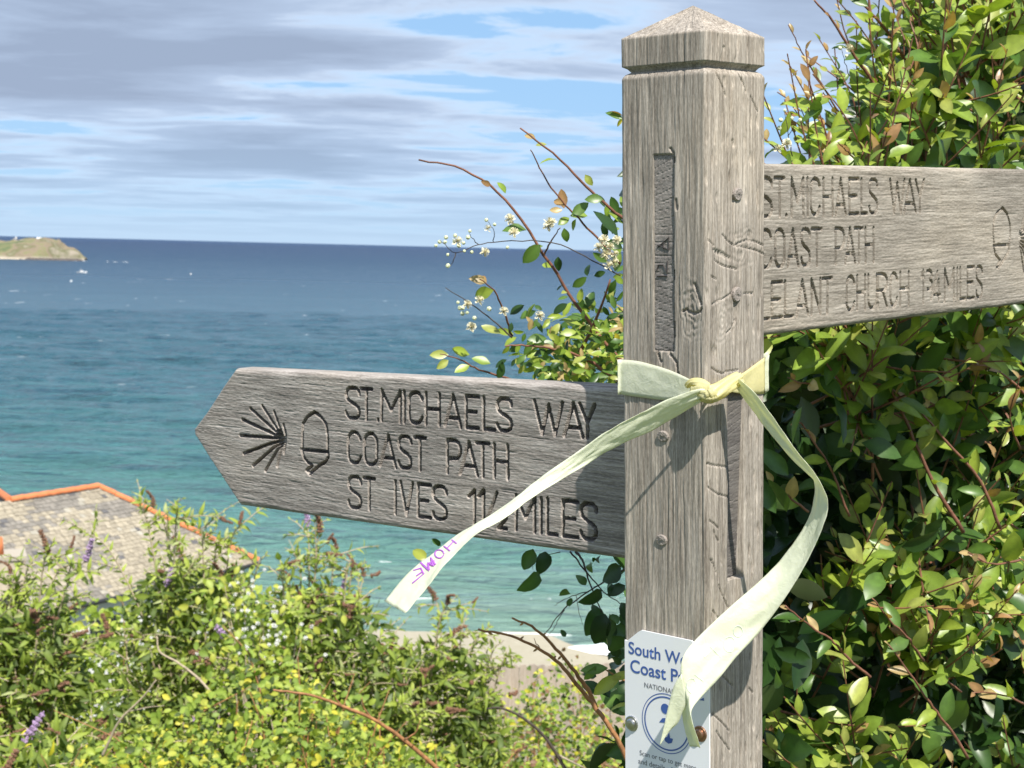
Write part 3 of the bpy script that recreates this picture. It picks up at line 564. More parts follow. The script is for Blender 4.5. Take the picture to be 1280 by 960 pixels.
# grain
D += .0011*(fbm(A_*480, Zg*26, 51, 4)-.47)*-1+.0006*(vn(A_*1100, Zg*45, 53)-.5)+.0007*(fbm(A_*60, Zg*7, 57, 3)-.44)
D += np.clip(vn(A_*700, Zg*9, 59)-.8, 0, 1)*.008*(1-.4*right[None])
D += np.where(right[None], np.clip(vn(A_*330, Zg*55, 63)-.74, 0, 1)*.009, 0)
D = np.where(Zg > ZC, D*1.7+.0016*(fbm(A_*300, Zg*500, 67, 3)-.47), D)
def cracks(plane, ax, lst, r=.0011, dep=.0032):
    out = []
    for l in lst: out += poly(P2(l, plane, ax))
    return out
onL = lambda x, y: on_y(x, y, -H); onR = lambda x, y: on_x(x, y, H)
ckR = [[(903, 293), (910, 302), (918, 307), (926, 303), (933, 300), (944, 302), (955, 307)], [(918, 307), (930, 309), (945, 313), (956, 318)], [(886, 300), (892, 307)], [(908, 417), (915, 410), (920, 400)], [(890, 460), (896, 465), (903, 467), (912, 464), (923, 462)], [(885, 580), (894, 582), (910, 584)], [(885.6, 608.7), (890, 613), (897.5, 618), (910, 621)], [(886.5, 651), (892, 654), (897.5, 660)], [(892, 664), (898, 677)], [(888, 699), (892, 706), (895, 716.5)], [(890, 700), (895, 716)], [(898, 732), (905, 748), (910, 760)], [(891, 763.6), (898, 773)], [(890, 892), (902, 903), (911.6, 914)], [(895, 914), (912, 938)], [(895, 90), (901, 103), (907, 120)], [(924, 94), (929, 104), (932, 115)], [(938, 120), (945, 136), (947, 140)], [(893, 325), (903, 332), (922, 337)], [(890, 380), (905, 373), (915, 366)], [(930, 367), (942, 367)], [(925, 690), (927, 700)], [(936, 860), (941, 866)], [(889, 345), (895, 349)], [(903, 845), (916, 858)]]
Dr = strokes_depth(A_, Zg, cracks(onR, 1, ckR), .0009, .0016, .8); D = D+np.where(right[None], Dr, 0)
pitR = [[(893, 313), (903, 318), (912, 323)], [(916, 176), (917, 182)], [(905, 60), (903, 75)]]
D = D+np.where(right[None], strokes_depth(A_, Zg, cracks(onR, 1, pitR), .0025, .0014, .8), 0)
ckL = [[(853, 389), (858, 387), (862, 391), (868, 392), (874, 390), (877, 386)], [(842, 338), (842, 350)], [(841, 385), (843, 421)], [(838, 186), (842, 192), (843, 203)], [(845, 250), (846, 262)], [(868, 355), (872, 368), (876, 380)], [(836, 441), (845, 452), (848, 470)], [(822, 440), (826, 452)]]
D = D+np.where(left[None], strokes_depth(A_, Zg, cracks(onL, 0, ckL), .0011, .0035, .8), 0)
def knot(face, a, z, ra, rz, ampk, n):
    global D
    rr_ = np.hypot((A_-a)/ra, (Zg-z)/rz); rr_ = rr_+.7*(fbm(A_*90, Zg*60, 71)-.47); D = D+np.where(face[None] & (rr_ < 1), ampk*(.5+.5*np.cos(rr_*n*6.283))*(1-rr_)**.5, 0)
kl = onL(864, 388); knot(left, kl[0], kl[2], .017, .034, .0011, 5)
for x, y, a_, b_ in ((925, 312, .030, .022), (905, 400, .03, .028), (935, 300, .018, .015)):
    kr = onR(x, y); knot(right, kr[1], kr[2], a_, b_, .0007, 4)
# mortises
def slot(plane, ax, face, x0, x1, y0, y1, d0, d1):
    global D
    c = [plane(x0, (y0+y1)/2), plane(x1, (y0+y1)/2), plane((x0+x1)/2, y0), plane((x0+x1)/2, y1)]; a0, a1, zt_, zb_ = c[0][ax], c[1][ax], c[2][2], c[3][2]
    k = face[None] & (A_ > a0) & (A_ < a1) & (Zg < zt_) & (Zg > zb_); dd = d0+(d1-d0)*(zt_-Zg)/(zt_-zb_); D = np.where(k, dd, D); return a0, a1, zt_, zb_
sL = slot(onL, 0, left, 816.5, 842, 193.5, 439, .0030, .0030)
sR = slot(onR, 1, right, 910, 929.5, 488, 724, .004, .0115)
sR2 = slot(onR, 1, right, 911, 925, 725, 790, .005, .002)
pos2 = S_*sc; nrm = np.repeat(dn_[None], nz, 0); scd = np.minimum(1, sc*6)[..., 0]
pos2 = pos2-nrm*(D*scd)[..., None]
Zg2 = Zg.copy(); Zg2[Zg > ZC] += .0010*(fbm(A_*200, Zg*300, 77)-.47)[Zg > ZC]
v = np.concatenate([pos2, Zg2[..., None]], -1).reshape(-1, 3); i = np.arange(nz*npr).reshape(nz, npr); j = np.roll(i, -1, 1)
f = np.stack([i[:-1].ravel(), j[:-1].ravel(), j[1:].ravel(), i[1:].ravel()], 1).tolist()
f = [tuple(q_) for q_ in f]+[tuple(i[-1].tolist()), tuple(i[0][::-1].tolist())]
po = obj('post', mesh('post', v+SH, f, True), M['post'], post)
# tenon ends in the mortises
def tenon(s, ax, d0, d1, par, mt='endgrain'):
    a0, a1, zt_, zb_ = s; m = MB(); na, nzv = 14, 130; aa = np.linspace(a0+.0006, a1-.0006, na); zz = np.linspace(zb_+.0012, zt_-.0012, nzv); Z_, A2 = np.meshgrid(zz, aa, indexing='ij')
    dd = d0+(d1-d0)*(zt_-Z_)/(zt_-zb_); tilt = .35*np.sin((Z_-zb_)/(zt_-zb_)*3.14159*1.0+1.57)*(A2-a0)
    ringp = (Z_+tilt)*260+1.2*vn(Z_*60, A2*20, 81); line = np.clip(np.cos(ringp*6.283*.55)-.86, 0, 1)*.0035*(vn(Z_*90, Z_*0, 83) > .3)
    dep = H-dd-line-.0004*vn(A2*900, Z_*900, 85)
    v = np.stack([A2, -dep, Z_], -1) if ax == 0 else np.stack([dep, A2, Z_], -1); n_ = na*nzv
    fc_ = gridfaces(nzv, na); vb = v.reshape(-1, 3)+SH; ends = v.copy(); 
    if ax == 0: ends[..., 1] = -.02
    else: ends[..., 0] = .02
    vb = np.vstack([vb, ends.reshape(-1, 3)+SH]); ii = np.arange(n_).reshape(nzv, na); rg = list(ii[0])+list(ii[1:, -1])+list(ii[-1, -2::-1])+list(ii[-2:0:-1, 0])
    fs = [tuple(q_) for q_ in fc_.tolist()]+[(int(rg[k]), int(rg[(k+1) % len(rg)]), int(rg[(k+1) % len(rg)])+n_, int(rg[k])+n_) for k in range(len(rg))]
    return obj('tenon', mesh('tenon', vb, fs), M[mt], par)
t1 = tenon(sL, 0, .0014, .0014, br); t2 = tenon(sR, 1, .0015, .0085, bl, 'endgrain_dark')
# pencilled characters on the tenon end (turned a quarter)
mk = MB()
def mark(pts, plane, r=.0007):
    P = [plane(x, y) for x, y in pts]; mk.tube(np.array(P)+SH, r, 5)
pm_ = lambda x, y: on_y(x, y, -H+.0011)
for st_ in ([(822, 309), (836, 297), (836, 312), (822, 306)], [(829, 302), (829, 311)], [(821, 338), (823, 331), (829, 331), (834, 342), (834, 326)], [(821, 345), (834, 345)]): mark(st_, pm_, .0006)
obj('pencil_mark', mk.mesh('pencil_mark'), M['ink'], t1)
# oak dowels
def dowel(plane, ax, x, y, r, rz, tilt):
    c = plane(x, y); n = 14; v = []; 
    for dz, s in ((-.004, 1), (.0008+tilt, 1), (.0016+tilt, .86), (.0017+tilt, 0.02)):
        for k in range(n):
            t = k*2*math.pi/n; a = r*s*math.cos(t); z = rz*s*math.sin(t); o_ = H+dz+.0006*math.sin(t); v.append((c[0]+a, -o_, c[2]+z) if ax == 0 else (o_, c[1]+a, c[2]+z))
    f = [(i*n+k, i*n+(k+1) % n, i*n+n+(k+1) % n, i*n+n+k) for i in range(3) for k in range(n)]+[tuple(range(3*n, 4*n))]
    m = mesh('dowel', np.array(v)+SH, f); obj('dowel', m, M['dowel'], post)
dowel(onL, 0, 829.5, 545, .0068, .0054, .0008); dowel(onL, 0, 827.5, 675, .0068, .0056, .0006)
dowel(onR, 1, 921, 243, .0072, .0062, .001); dowel(onR, 1, 920, 368, .0072, .0072, .001)

# ------------------------------------------------------------------ plaque
pq = lambda x, y: on_y(x, y, -H-.0022)
xl = pq(781.8, 900)[0]; xr = pq(886.8, 900)[0]; ztop = pq(825, 792.5)[2]; xc = (xl+xr)/2; dz = .0135; dx = .021
left_p = [(xl, -.60), (xl, ztop-dz), (xl+.003, ztop-dz-.0004), (xl+.006, ztop-dz+.002), (xl+dx-.004, ztop-.0025), (xl+dx, ztop)]
outl = left_p+[(2*xc-x, z) for x, z in left_p[::-1]]
m = MB(); m.prism(outl, -H-.0008, -H-.0026, lambda x, z, y: (x, y, z+EYE)); me = m.mesh('plaque')
bm = bmesh.new(); bm.from_mesh(me); bmesh.ops.recalc_face_normals(bm, faces=bm.faces); bm.to_mesh(me); bm.free()
plaque = obj('plaque', me, M['plaque'], post); plaque['label'] = 'white trail plaque with blue lettering screwed to the post'
YF = -H-.0029
def text(s, px_, py_, width, mat, squash=1.0, bold=0):
    c = bpy.data.curves.new('lettering', 'FONT'); c.body = s; c.size = 1; c.offset = bold; o = bpy.data.objects.new('lettering', c); COL.objects.link(o)
    dg = bpy.context.evaluated_depsgraph_get(); me = bpy.data.meshes.new_from_object(o.evaluated_get(dg)); bpy.data.objects.remove(o)
    co = np.array([v.co[:] for v in me.vertices]); k = width/(co[:, 0].max()-co[:, 0].min()); p0 = on_y(px_, py_, YF)
    new = np.stack([p0[0]+(co[:, 0]-co[:, 0].min())*k, np.full(len(co), YF), p0[2]+co[:, 1]*k*squash+EYE], 1); me.vertices.foreach_set('co', new.astype(np.float32).ravel()); me.update(); me.materials.clear()
    return obj('lettering', me, mat, plaque)
text('South West', 785.7, 816.5, .0845, M['blue'], 1.0, .012); text('Coast Path', 788, 839.5, .081, M['blue'], 1.0, .012)
text('NATIONAL TRAIL', 805.5, 859, .058, M['grey_print']); text('Scan or tap to get maps', 799.6, 943.5, .069, M['grey_print'], 1.0); text('and details of local', 798, 954, .058, M['grey_print'], 1.0)
cR = on_y(833, 904.5, YF)
def ringm(r0, r1, n=64):
    v = [(cR[0]+r*math.cos(t), YF, cR[2]+r*math.sin(t)+EYE) for r in (r0, r1) for t in np.arange(n)*2*math.pi/n]; return v, [(k, (k+1) % n, n+(k+1) % n, n+k) for k in range(n)]
m = MB()
for a, b_ in ((.0294, .0302), (.0258, .0272)): m.add(*ringm(a, b_))
def flat(pts): m.add([(x, YF, z+EYE) for x, z in pts], [tuple(range(len(pts)))])
c = on_y(831.5, 886, YF); flat([(c[0]+.0052*math.cos(t), c[2]+.0052*math.sin(t)) for t in np.arange(20)*.314])
c = on_y(827, 901, YF); flat([(c[0]-.003, c[2]-.002), (c[0]+.006, c[2]-.001), (c[0]+.006, c[2]+.004), (c[0]+.001, c[2]+.003)])
c = on_y(835.5, 924, YF); flat([(c[0]-.0055, c[2]+.0005), (c[0]-.004, c[2]-.003), (c[0], c[2]-.0046), (c[0]+.004, c[2]-.003), (c[0]+.0055, c[2]+.0015), (c[0]+.002, c[2]+.0015), (c[0]+.0008, c[2]+.007), (c[0]-.0015, c[2]+.002)])
c = on_y(877, 874, YF); flat([(c[0]-.003, c[2]-.0015), (c[0]+.003, c[2]-.001), (c[0]+.0025, c[2]+.002)])
obj('trail_emblem', m.mesh('trail_emblem'), M['blue'], plaque)
def screw(x, y, mat):
    c = pq(x, y); n = 20; v = []
    for r, d in ((.0080, 0), (.0080, .0007), (.0073, .0014), (.0054, .0015), (.0052, .0028), (.0040, .0038), (.0017, .0042)):
        for k in range(n): v.append((c[0]+r*math.cos(k*.31416), c[1]-.0004-d, c[2]+r*math.sin(k*.31416)))
    f = [(i_*n+k, i_*n+(k+1) % n, i_*n+n+(k+1) % n, i_*n+n+k) for i_ in range(6) for k in range(n)]+[tuple(range(6*n, 7*n))]
    obj('screw', mesh('screw', np.array(v)+SH, f), mat, plaque)
screw(790.2, 904, M['steel']); screw(875.5, 917, M['rust'])

# ------------------------------------------------------------------ ribbon
ribbon = empty('ribbon', tuple(at(885, 488, 1.47))); tag(ribbon, 'pale yellow ribbon knotted around the post with two long trailing tails', 'ribbon'); RO = np.array(ribbon.location)
RW = .034
def strip_pts(E1, E2, m=7, nc=9, crease=.0012, seed=0):
    a = crom(E1, m); b_ = crom(E2, m); n = len(a); T_ = np.linspace(0, 1, nc); P = a[:, None]*(1-T_[None, :, None])+b_[:, None]*T_[None, :, None]
    L_ = np.r_[0, np.cumsum(np.linalg.norm(np.diff((a+b_)/2, axis=0), axis=1))]
    tg = np.gradient((a+b_)/2, axis=0); nn_ = np.cross(tg, b_-a); nn_ /= np.linalg.norm(nn_, axis=1)[:, None]+1e-9
    off = crease*((fbm(L_[:, None]*38+0*T_[None], T_[None]*4.5+0*L_[:, None], seed, 4)-.47)*2.2+.9*np.cos(T_*6.28)[None]*(vn(L_*14, L_*0, seed+1)-.5)[:, None])
    return P+nn_[:, None, :]*off[..., None]
def strip_obj(P, name, mat, par=ribbon):
    n, c, _ = P.shape; me = mesh(name, P.reshape(-1, 3)-RO, gridfaces(n, c), True); o = obj(name, me, mat, par)
    s = o.modifiers.new('thick', 'SOLIDIFY'); s.thickness = .00025; s.offset = 0; return o
def edges_from_px(st, sign=1, sg=None):
    """st: (xa,ya,xb,yb,Y): the ribbon keeps its width, so a narrow picture width means it is turned edge-on"""
    A1, B1 = [], []
    for k_, (xa, ya, xb, yb, Y) in enumerate(st):
        p = math.hypot(xa-xb, ya-yb)*Y/FPX; d = sign*math.sqrt(max(0, min(RW, p*2.2)**2-p*p))*.5*(sg[k_] if sg else 1)
        A1.append(at(xa, ya, Y+d)); B1.append(at(xb, yb, Y-d))
    return A1, B1
Wd = lambda p: OP+RP@p
# band on the two lit faces and round the back
eA = [Wd(on_y(x, y, -H-o_)) for x, y, o_ in ((777, 449.5, .0016), (800, 452, .0018), (835, 462, .0022), (862, 474, .004), (884, 485, .008))]
eB = [Wd(on_y(x, y, -H-o_)) for x, y, o_ in ((777, 493, .0016), (800, 496.5, .0018), (832, 500, .002), (860, 496, .004), (884, 494, .008))]
bk = lambda x, y, z: Wd(np.array([x, y, z]))
zA = on_y(777, 449.5, -H)[2]; zB = on_y(777, 493, -H)[2]
pA = [bk(H+.0016, H-.002, on_x(956, 447, H)[2]), bk(H-.004, H+.0016, zA+.003), bk(-H+.004, H+.0016, zA), bk(-H-.0016, H-.004, zA), bk(-H-.0018, -H+.004, zA)]
pB = [bk(H+.0016, H-.002, on_x(956, 492, H)[2]), bk(H-.004, H+.0016, zB+.003), bk(-H+.004, H+.0016, zB), bk(-H-.0016, H-.004, zB), bk(-H-.0018, -H+.004, zB)]
strip_obj(strip_pts(pA+eA, pB+eB, 7, 9, .0008, 3), 'band', M['ribbon'])
eA = [Wd(on_x(x, y, H+o_)) for x, y, o_ in ((886, 485, .008), (905, 477, .0055), (924, 469, .003), (942, 457, .002), (956, 447, .0016))]
eB = [Wd(on_x(x, y, H+o_)) for x, y, o_ in ((886, 493, .008), (905, 489, .005), (924, 491.5, .003), (942, 492.5, .002), (956, 492.5, .0016))]
strip_obj(strip_pts(eA, eB, 7, 9, .001, 5), 'band', M['knot'])
# knot: bunched, twisted
def bunch(P, R, seed, k=14):
    k = 36
    P = crom([at(*p) for p in P], 7); n = len(P); R = np.interp(np.linspace(0, 1, n), np.linspace(0, 1, len(R)), R); T_ = np.gradient(P, axis=0); v = []
    for i_ in range(n):
        t = T_[i_]/np.linalg.norm(T_[i_]); a = np.cross(t, [0, 1, 0]); a /= np.linalg.norm(a); b_ = np.cross(t, a)
        for q_ in range(k):
            th = q_*2*math.pi/k+i_*.16; rr_ = R[i_]*(1+.20*math.cos(7*th+i_*.22+seed)+.14*math.sin(4*th-i_*.1+seed)+.10*math.cos(11*th+i_*.3)); v.append(P[i_]+rr_*(a*math.cos(th)*1.15+b_*math.sin(th)*.8)-RO)
    f = [(i_*k+q_, i_*k+(q_+1) % k, i_*k+k+(q_+1) % k, i_*k+k+q_) for i_ in range(n-1) for q_ in range(k)]+[tuple(range(k))[::-1], tuple(range((n-1)*k, n*k))]
    return mesh('knot', v, f, True)
m = bunch([(864, 489, 1.483), (876, 490, 1.474), (888, 493, 1.467), (899, 488, 1.470), (911, 480, 1.478), (926, 472, 1.488)], [.003, .005, .0066, .0062, .0055, .0045], 1); obj('knot', m, M['knot'], ribbon)
m = bunch([(858, 483, 1.492), (864, 478.5, 1.487), (874, 480, 1.479), (884, 486, 1.472)], [.002, .0028, .0036, .004], 2, 10); obj('knot', m, M['knot'], ribbon)
m = bunch([(884, 484, 1.474), (889, 490, 1.464), (890, 497, 1.466), (885, 502, 1.474)], [.002, .0042, .0042, .002], 4, 12); obj('knot', m, M['knot'], ribbon)
# left tail
st = [(886, 488, 887, 496, 1.468), (873, 487, 874, 503, 1.472), (848, 495, 850, 519, 1.478), (825.6, 503.5, 826, 532, 1.482), (793, 521, 795, 548, 1.478), (753, 543.5, 755, 567, 1.468), (706.7, 575, 713, 592.5, 1.455), (660, 607, 664, 622.5, 1.445), (620, 637, 625, 649.5, 1.435), (593, 653.5, 598, 665, 1.43), (566.7, 672, 574, 687.5, 1.425), (540, 693, 550, 713, 1.42), (510, 718, 526.7, 742, 1.415), (480.5, 751.5, 506, 766, 1.41)]
a_, b_ = edges_from_px(st, 1, [0, -.41, -.5, -.65, -.6, -.48, 0, .6, 1, 1, 1, 1, 1, 1]); tailP = strip_pts(a_, b_, 9, 17, .0024, 9); tail = strip_obj(tailP, 'tail', M['ribbon'])
# right tail: a loop that swings out and comes back across the post
st = [(922, 474, 922, 487, 1.484), (947, 496, 938, 510, 1.475), (972.5, 530, 961, 538, 1.462), (997, 564, 989, 572, 1.452), (1017, 589, 1008, 592, 1.447), (1031, 613, 1017.5, 604, 1.445), (1035.6, 632, 1016.5, 627, 1.445), (1030, 656, 1010, 651, 1.447), (1018, 686, 991, 683, 1.452), (991, 734, 963, 714, 1.457), (952, 787, 911, 760, 1.455), (922, 819, 874, 795, 1.447), (895, 852, 855, 819, 1.437), (868, 882, 850.5, 842, 1.43), (867, 902, 852, 872, 1.429), (871, 918, 857, 906, 1.429), (877, 934, 863, 932.5, 1.43)]
a_, b_ = edges_from_px(st, -1); loopP = strip_pts(a_, b_, 9, 17, .0021, 13); loop = strip_obj(loopP, 'tail', M['ribbon'])
fl = [(852, 842, 860, 878, 1.4315), (843, 856, 853, 890, 1.434), (836, 880, 848, 903, 1.437), (829, 912, 837, 914, 1.439), (824.5, 932, 826, 930, 1.44)]
a_ = [at(x, y, Y) for x, y, _, _, Y in fl]; b_ = [at(x, y, Y) for _, _, x, y, Y in fl]; strip_obj(strip_pts(a_, b_, 6, 7, .0006, 17), 'tail_fold', M['ribbon'])
# handwriting on the tails
def bvh_of(P):
    n, c, _ = P.shape; return BVHTree.FromPolygons([tuple(p) for p in P.reshape(-1, 3)], [tuple(q_) for q_ in gridfaces(n, c).tolist()])
def writing(strokes, bv, sc_, off, r, mat, par):
    mk_ = MB()
    for s_ in strokes:
        P = []
        for i_ in range(len(s_)-1):
            for t in np.linspace(0, 1, 6, endpoint=(i_ == len(s_)-2)):
                x = s_[i_][0]*(1-t)+s_[i_+1][0]*t; y = s_[i_][1]*(1-t)+s_[i_+1][1]*t
                d = ray(off[0]+x/sc_, off[1]+y/sc_); d = d/np.linalg.norm(d); h = bv.ray_cast(Vector(CAM), Vector(d))
                if h[0] is not None: P.append(np.array(h[0])-d*.0004-RO)
        if len(P) > 2: mk_.tube(P, r, 5)
    if mk_.v: obj('handwriting', mk_.mesh('handwriting'), mat, par)
ov = [(585+42*math.cos(t), 388+38*math.sin(t)) for t in np.linspace(.3, 6.3, 12)]
writing([[(690, 250), (745, 292)], [(628, 316), (684, 360)], [(718, 272), (655, 338)], ov, [(345, 540), (412, 518)], [(372, 590), (432, 548)], [(335, 658), (442, 572)], [(412, 515), (442, 575)]], bvh_of(tailP), 7.385, (470, 640), .0008, M['purple'], tail)
writing([[(412, 468), (492, 540), (478, 470), (530, 500), (505, 425), (548, 488)], [(480, 480), (540, 455)]], bvh_of(tailP), 7.385, (470, 640), .0011, M['purple'], tail)
c4 = lambda cx_, cy_, rx, ry: [(cx_+rx*math.cos(t), cy_+ry*math.sin(t)) for t in np.linspace(0, 6.28, 12)]
writing([[(470, 400), (520, 450)], [(445, 450), (500, 400)], c4(560, 390, 28, 36), c4(600, 330, 22, 26), c4(385, 580, 22, 34), [(400, 530), (440, 560), (420, 600)]], bvh_of(loopP), 3.693, (760, 700), .00035, M['faint'], loop)

# ------------------------------------------------------------------ vegetation
def leaf_variant(prof, wr, fold, curl, twist, wav, segs):
    """blade along +Y from 0 to 1, normal +Z; three columns folded along the midrib"""
    v = []
    for k in range(segs+1):
        t = k/segs; w_ = wr*np.interp(t, prof[0], prof[1]); a = curl*t; y = t if abs(curl) < 1e-3 else math.sin(a)/curl; z = 0 if abs(curl) < 1e-3 else -(1-math.cos(a))/curl
        tw = twist*t; wv_ = wav*math.sin(t*11)*w_
        for c in (-1, 0, 1):
            x = c*w_*math.cos(fold); zz = abs(c)*w_*math.sin(fold)+c*wv_
            v.append((x*math.cos(tw)-zz*math.sin(tw), y, z+x*math.sin(tw)+zz*math.cos(tw)))
    f = [(k*3+c, k*3+c+1, k*3+c+4, k*3+c+3) for k in range(segs) for c in (0, 1)]
    return np.array(v), np.array(f)
OV = ([0, .08, .3, .5, .75, .92, 1], [.02, .35, .92, 1, .78, .38, .02]); LA = ([0, .1, .3, .55, .8, 1], [.05, .55, 1, .8, .4, .02]); RO_ = ([0, .06, .25, .5, .8, 1], [.05, .55, 1, 1, .7, .1])
def variants(prof, wr, n, segs, seed, fold=(.15, .5), curl=(.2, .9)):
    r = random.Random(seed); return [leaf_variant(prof, wr*r.uniform(.85, 1.15), r.uniform(*fold), r.uniform(*curl)*(1 if r.random() < .85 else -.5), r.uniform(-.35, .35), r.uniform(-.12, .12), segs) for _ in range(n)]
VAR = {'el': variants(OV, .23, 6, 6, 1), 'big': variants(OV, .27, 4, 6, 2), 'bud': variants(LA, .165, 5, 4, 3, (.1, .4), (.3, 1.3)), 'br': variants(OV, .30, 5, 4, 4), 'clem': variants(RO_, .34, 4, 6, 5, (.1, .5), (.3, 1.2))}
def rib(n): return np.tile([.97, 1.28, .97], n//3)[:, None]*np.interp(np.arange(n)//3/(n//3-1), [0, .3, 1], [.85, 1, 1.08])[:, None]
def nrmz(a): return a/(np.linalg.norm(a, axis=-1, keepdims=True)+1e-12)
class Plant:
    def __init__(s, name, loc, label, cat, leafmat, pal, group=None):
        s.e = empty(name, tuple(map(float, loc))); tag(s.e, label, cat, group); s.o = np.array(s.e.location); s.pal = np.array(pal); s.mat = leafmat; s.R = []; s.st = MB(); s.cache = {}
    def leaf(s, p, d, n, size, var, pal): s.R.append((*p, *d, *n, size, var[0], var[1], pal))
    def twig(s, P, r0, r1, mat, name='twig', own=True, k=6):
        P = np.asarray(P); R = np.linspace(r0, r1, len(P))
        if own: m = MB().tube(P-s.o, R, k); return obj(name, m.mesh(name, True), mat, s.e)
        s.st.tube(P-s.o, R, 4)
    def done(s, n_own=300, stem=None, minpx=10):
        rec = s.R; n = len(rec)
        if n:
            P = np.array([r[0:3] for r in rec]); Dv = nrmz(np.array([r[3:6] for r in rec])); Nv = np.array([r[6:9] for r in rec]); S = np.array([r[9] for r in rec]); K = [r[10] for r in rec]; V = np.array([r[11] for r in rec]); C = np.array([r[12] for r in rec])
            Nv = nrmz(Nv-Dv*np.sum(Nv*Dv, 1)[:, None]); Xv = np.cross(Dv, Nv)
            mid = P+Dv*S[:, None]*.5; px_, py_, dep = project(mid); sz = S*FPX/dep*np.maximum(.25, np.linalg.norm(np.cross(Dv, nrmz(mid-CAM)), axis=1)); face = np.abs(np.sum(Nv*nrmz(mid-CAM), 1))
            own = set()
            if n_own:
                inn = np.where((px_ > 2) & (px_ < 1278) & (py_ > 2) & (py_ < 958) & (sz > minpx))[0]; zb = {}
                for i in inn[np.argsort(dep[inn])]:
                    c = (int(px_[i]//9), int(py_[i]//9))
                    if c not in zb: zb[c] = i
                vis = sorted(zb.values(), key=lambda i: -sz[i]*(.35+face[i])); own = set(vis[:n_own])
            for i in own:
                key = (K[i], int(V[i]), int(C[i]))
                if key not in s.cache:
                    v, f = VAR[K[i]][V[i]]; me = mesh('leaf', v, f, True); a = me.color_attributes.new('tint', 'FLOAT_COLOR', 'POINT'); a.data.foreach_set('color', np.c_[s.pal[C[i]][None]*rib(len(v)), np.ones(len(v))].astype(np.float32).ravel()); me.materials.append(s.mat); s.cache[key] = me
                o = bpy.data.objects.new('leaf', s.cache[key]); COL.objects.link(o); o.parent = s.e; p = P[i]-s.o; z = S[i]
                o.matrix_local = Matrix(((Xv[i, 0]*z, Dv[i, 0]*z, Nv[i, 0]*z, p[0]), (Xv[i, 1]*z, Dv[i, 1]*z, Nv[i, 1]*z, p[1]), (Xv[i, 2]*z, Dv[i, 2]*z, Nv[i, 2]*z, p[2]), (0, 0, 0, 1)))
            vs, fs, cs, base_ = [], [], [], 0; rest = np.array([i not in own for i in range(n)])
            for key in sorted(set((K[i], int(V[i])) for i in range(n) if rest[i])):
                idx = np.array([i for i in range(n) if rest[i] and K[i] == key[0] and V[i] == key[1]]); v, f = VAR[key[0]][key[1]]
                w_ = P[idx, None]-s.o+S[idx, None, None]*(v[None, :, 0, None]*Xv[idx, None]+v[None, :, 1, None]*Dv[idx, None]+v[None, :, 2, None]*Nv[idx, None])
                vs.append(w_.reshape(-1, 3)); fs.append((f[None]+(np.arange(len(idx))*len(v))[:, None, None]+base_).reshape(-1, 4)); base_ += len(idx)*len(v)
                cs.append(np.repeat(s.pal[C[idx]]*(1+.25*(rng.random((len(idx), 1))-.5)), len(v), 0)*np.tile(rib(len(v)), (len(idx), 1)))
            if vs:
                v = np.vstack(vs); me = mesh('foliage', v, np.vstack(fs), True); c = np.vstack(cs); a = me.color_attributes.new('tint', 'FLOAT_COLOR', 'POINT'); a.data.foreach_set('color', np.c_[c, np.ones(len(c))].astype(np.float32).ravel()); obj('foliage', me, s.mat, s.e, 'stuff')
        if s.st.v: obj('stems', s.st.mesh('stems'), stem or M['stem_dark'], s.e, 'stuff')
def rv(s=1.0): return np.array([rnd.gauss(0, s), rnd.gauss(0, s), rnd.gauss(0, s)])
LIGHT = np.array([.25, -.75, .6])
def shoot_leaves(pl, P, kind, size, pals, tip_pals, gap=.022, start=.1, spread=.9, jitter=.3, tipn=3, grow=(.45, 1.0), opposite=False):
    P = np.asarray(P); seg = np.linalg.norm(np.diff(P, axis=0), axis=1); L_ = np.r_[0, np.cumsum(seg)]; tot = L_[-1]; s_ = tot*start; k = rnd.randint(0, 5)
    while s_ < tot:
        i = min(np.searchsorted(L_, s_)-1, len(P)-2); i = max(i, 0); t = (s_-L_[i])/max(seg[i], 1e-6); p = P[i]*(1-t)+P[i+1]*t; T_ = nrmz(P[i+1]-P[i]); a = np.cross(T_, [0, 0, 1]); a = nrmz(a+1e-4); b_ = np.cross(a, T_)
        rel = s_/tot; sz = size*(grow[1]+(grow[0]-grow[1])*max(0, (rel-.45)/.55))*rnd.uniform(.8, 1.2); tip = (tot-s_) < gap*tipn
        for q_ in ((0, math.pi) if opposite else (0,)):
            th = k*2.4 if not opposite else (k % 2)*1.57+q_; side = a*math.cos(th)+b_*math.sin(th); sp_ = spread*(.55 if tip else 1)*rnd.uniform(.75, 1.2)
            d = nrmz(T_*math.cos(sp_)+side*math.sin(sp_)+rv(jitter*.3)); n_ = nrmz(LIGHT*.75+T_*.4+rv(jitter)); pl.leaf(p, d, n_, sz*(.75 if tip else 1), (kind, rnd.randrange(len(VAR[kind]))), rnd.choice(tip_pals if tip else pals))
        s_ += gap*rnd.uniform(.8, 1.25); k += 1

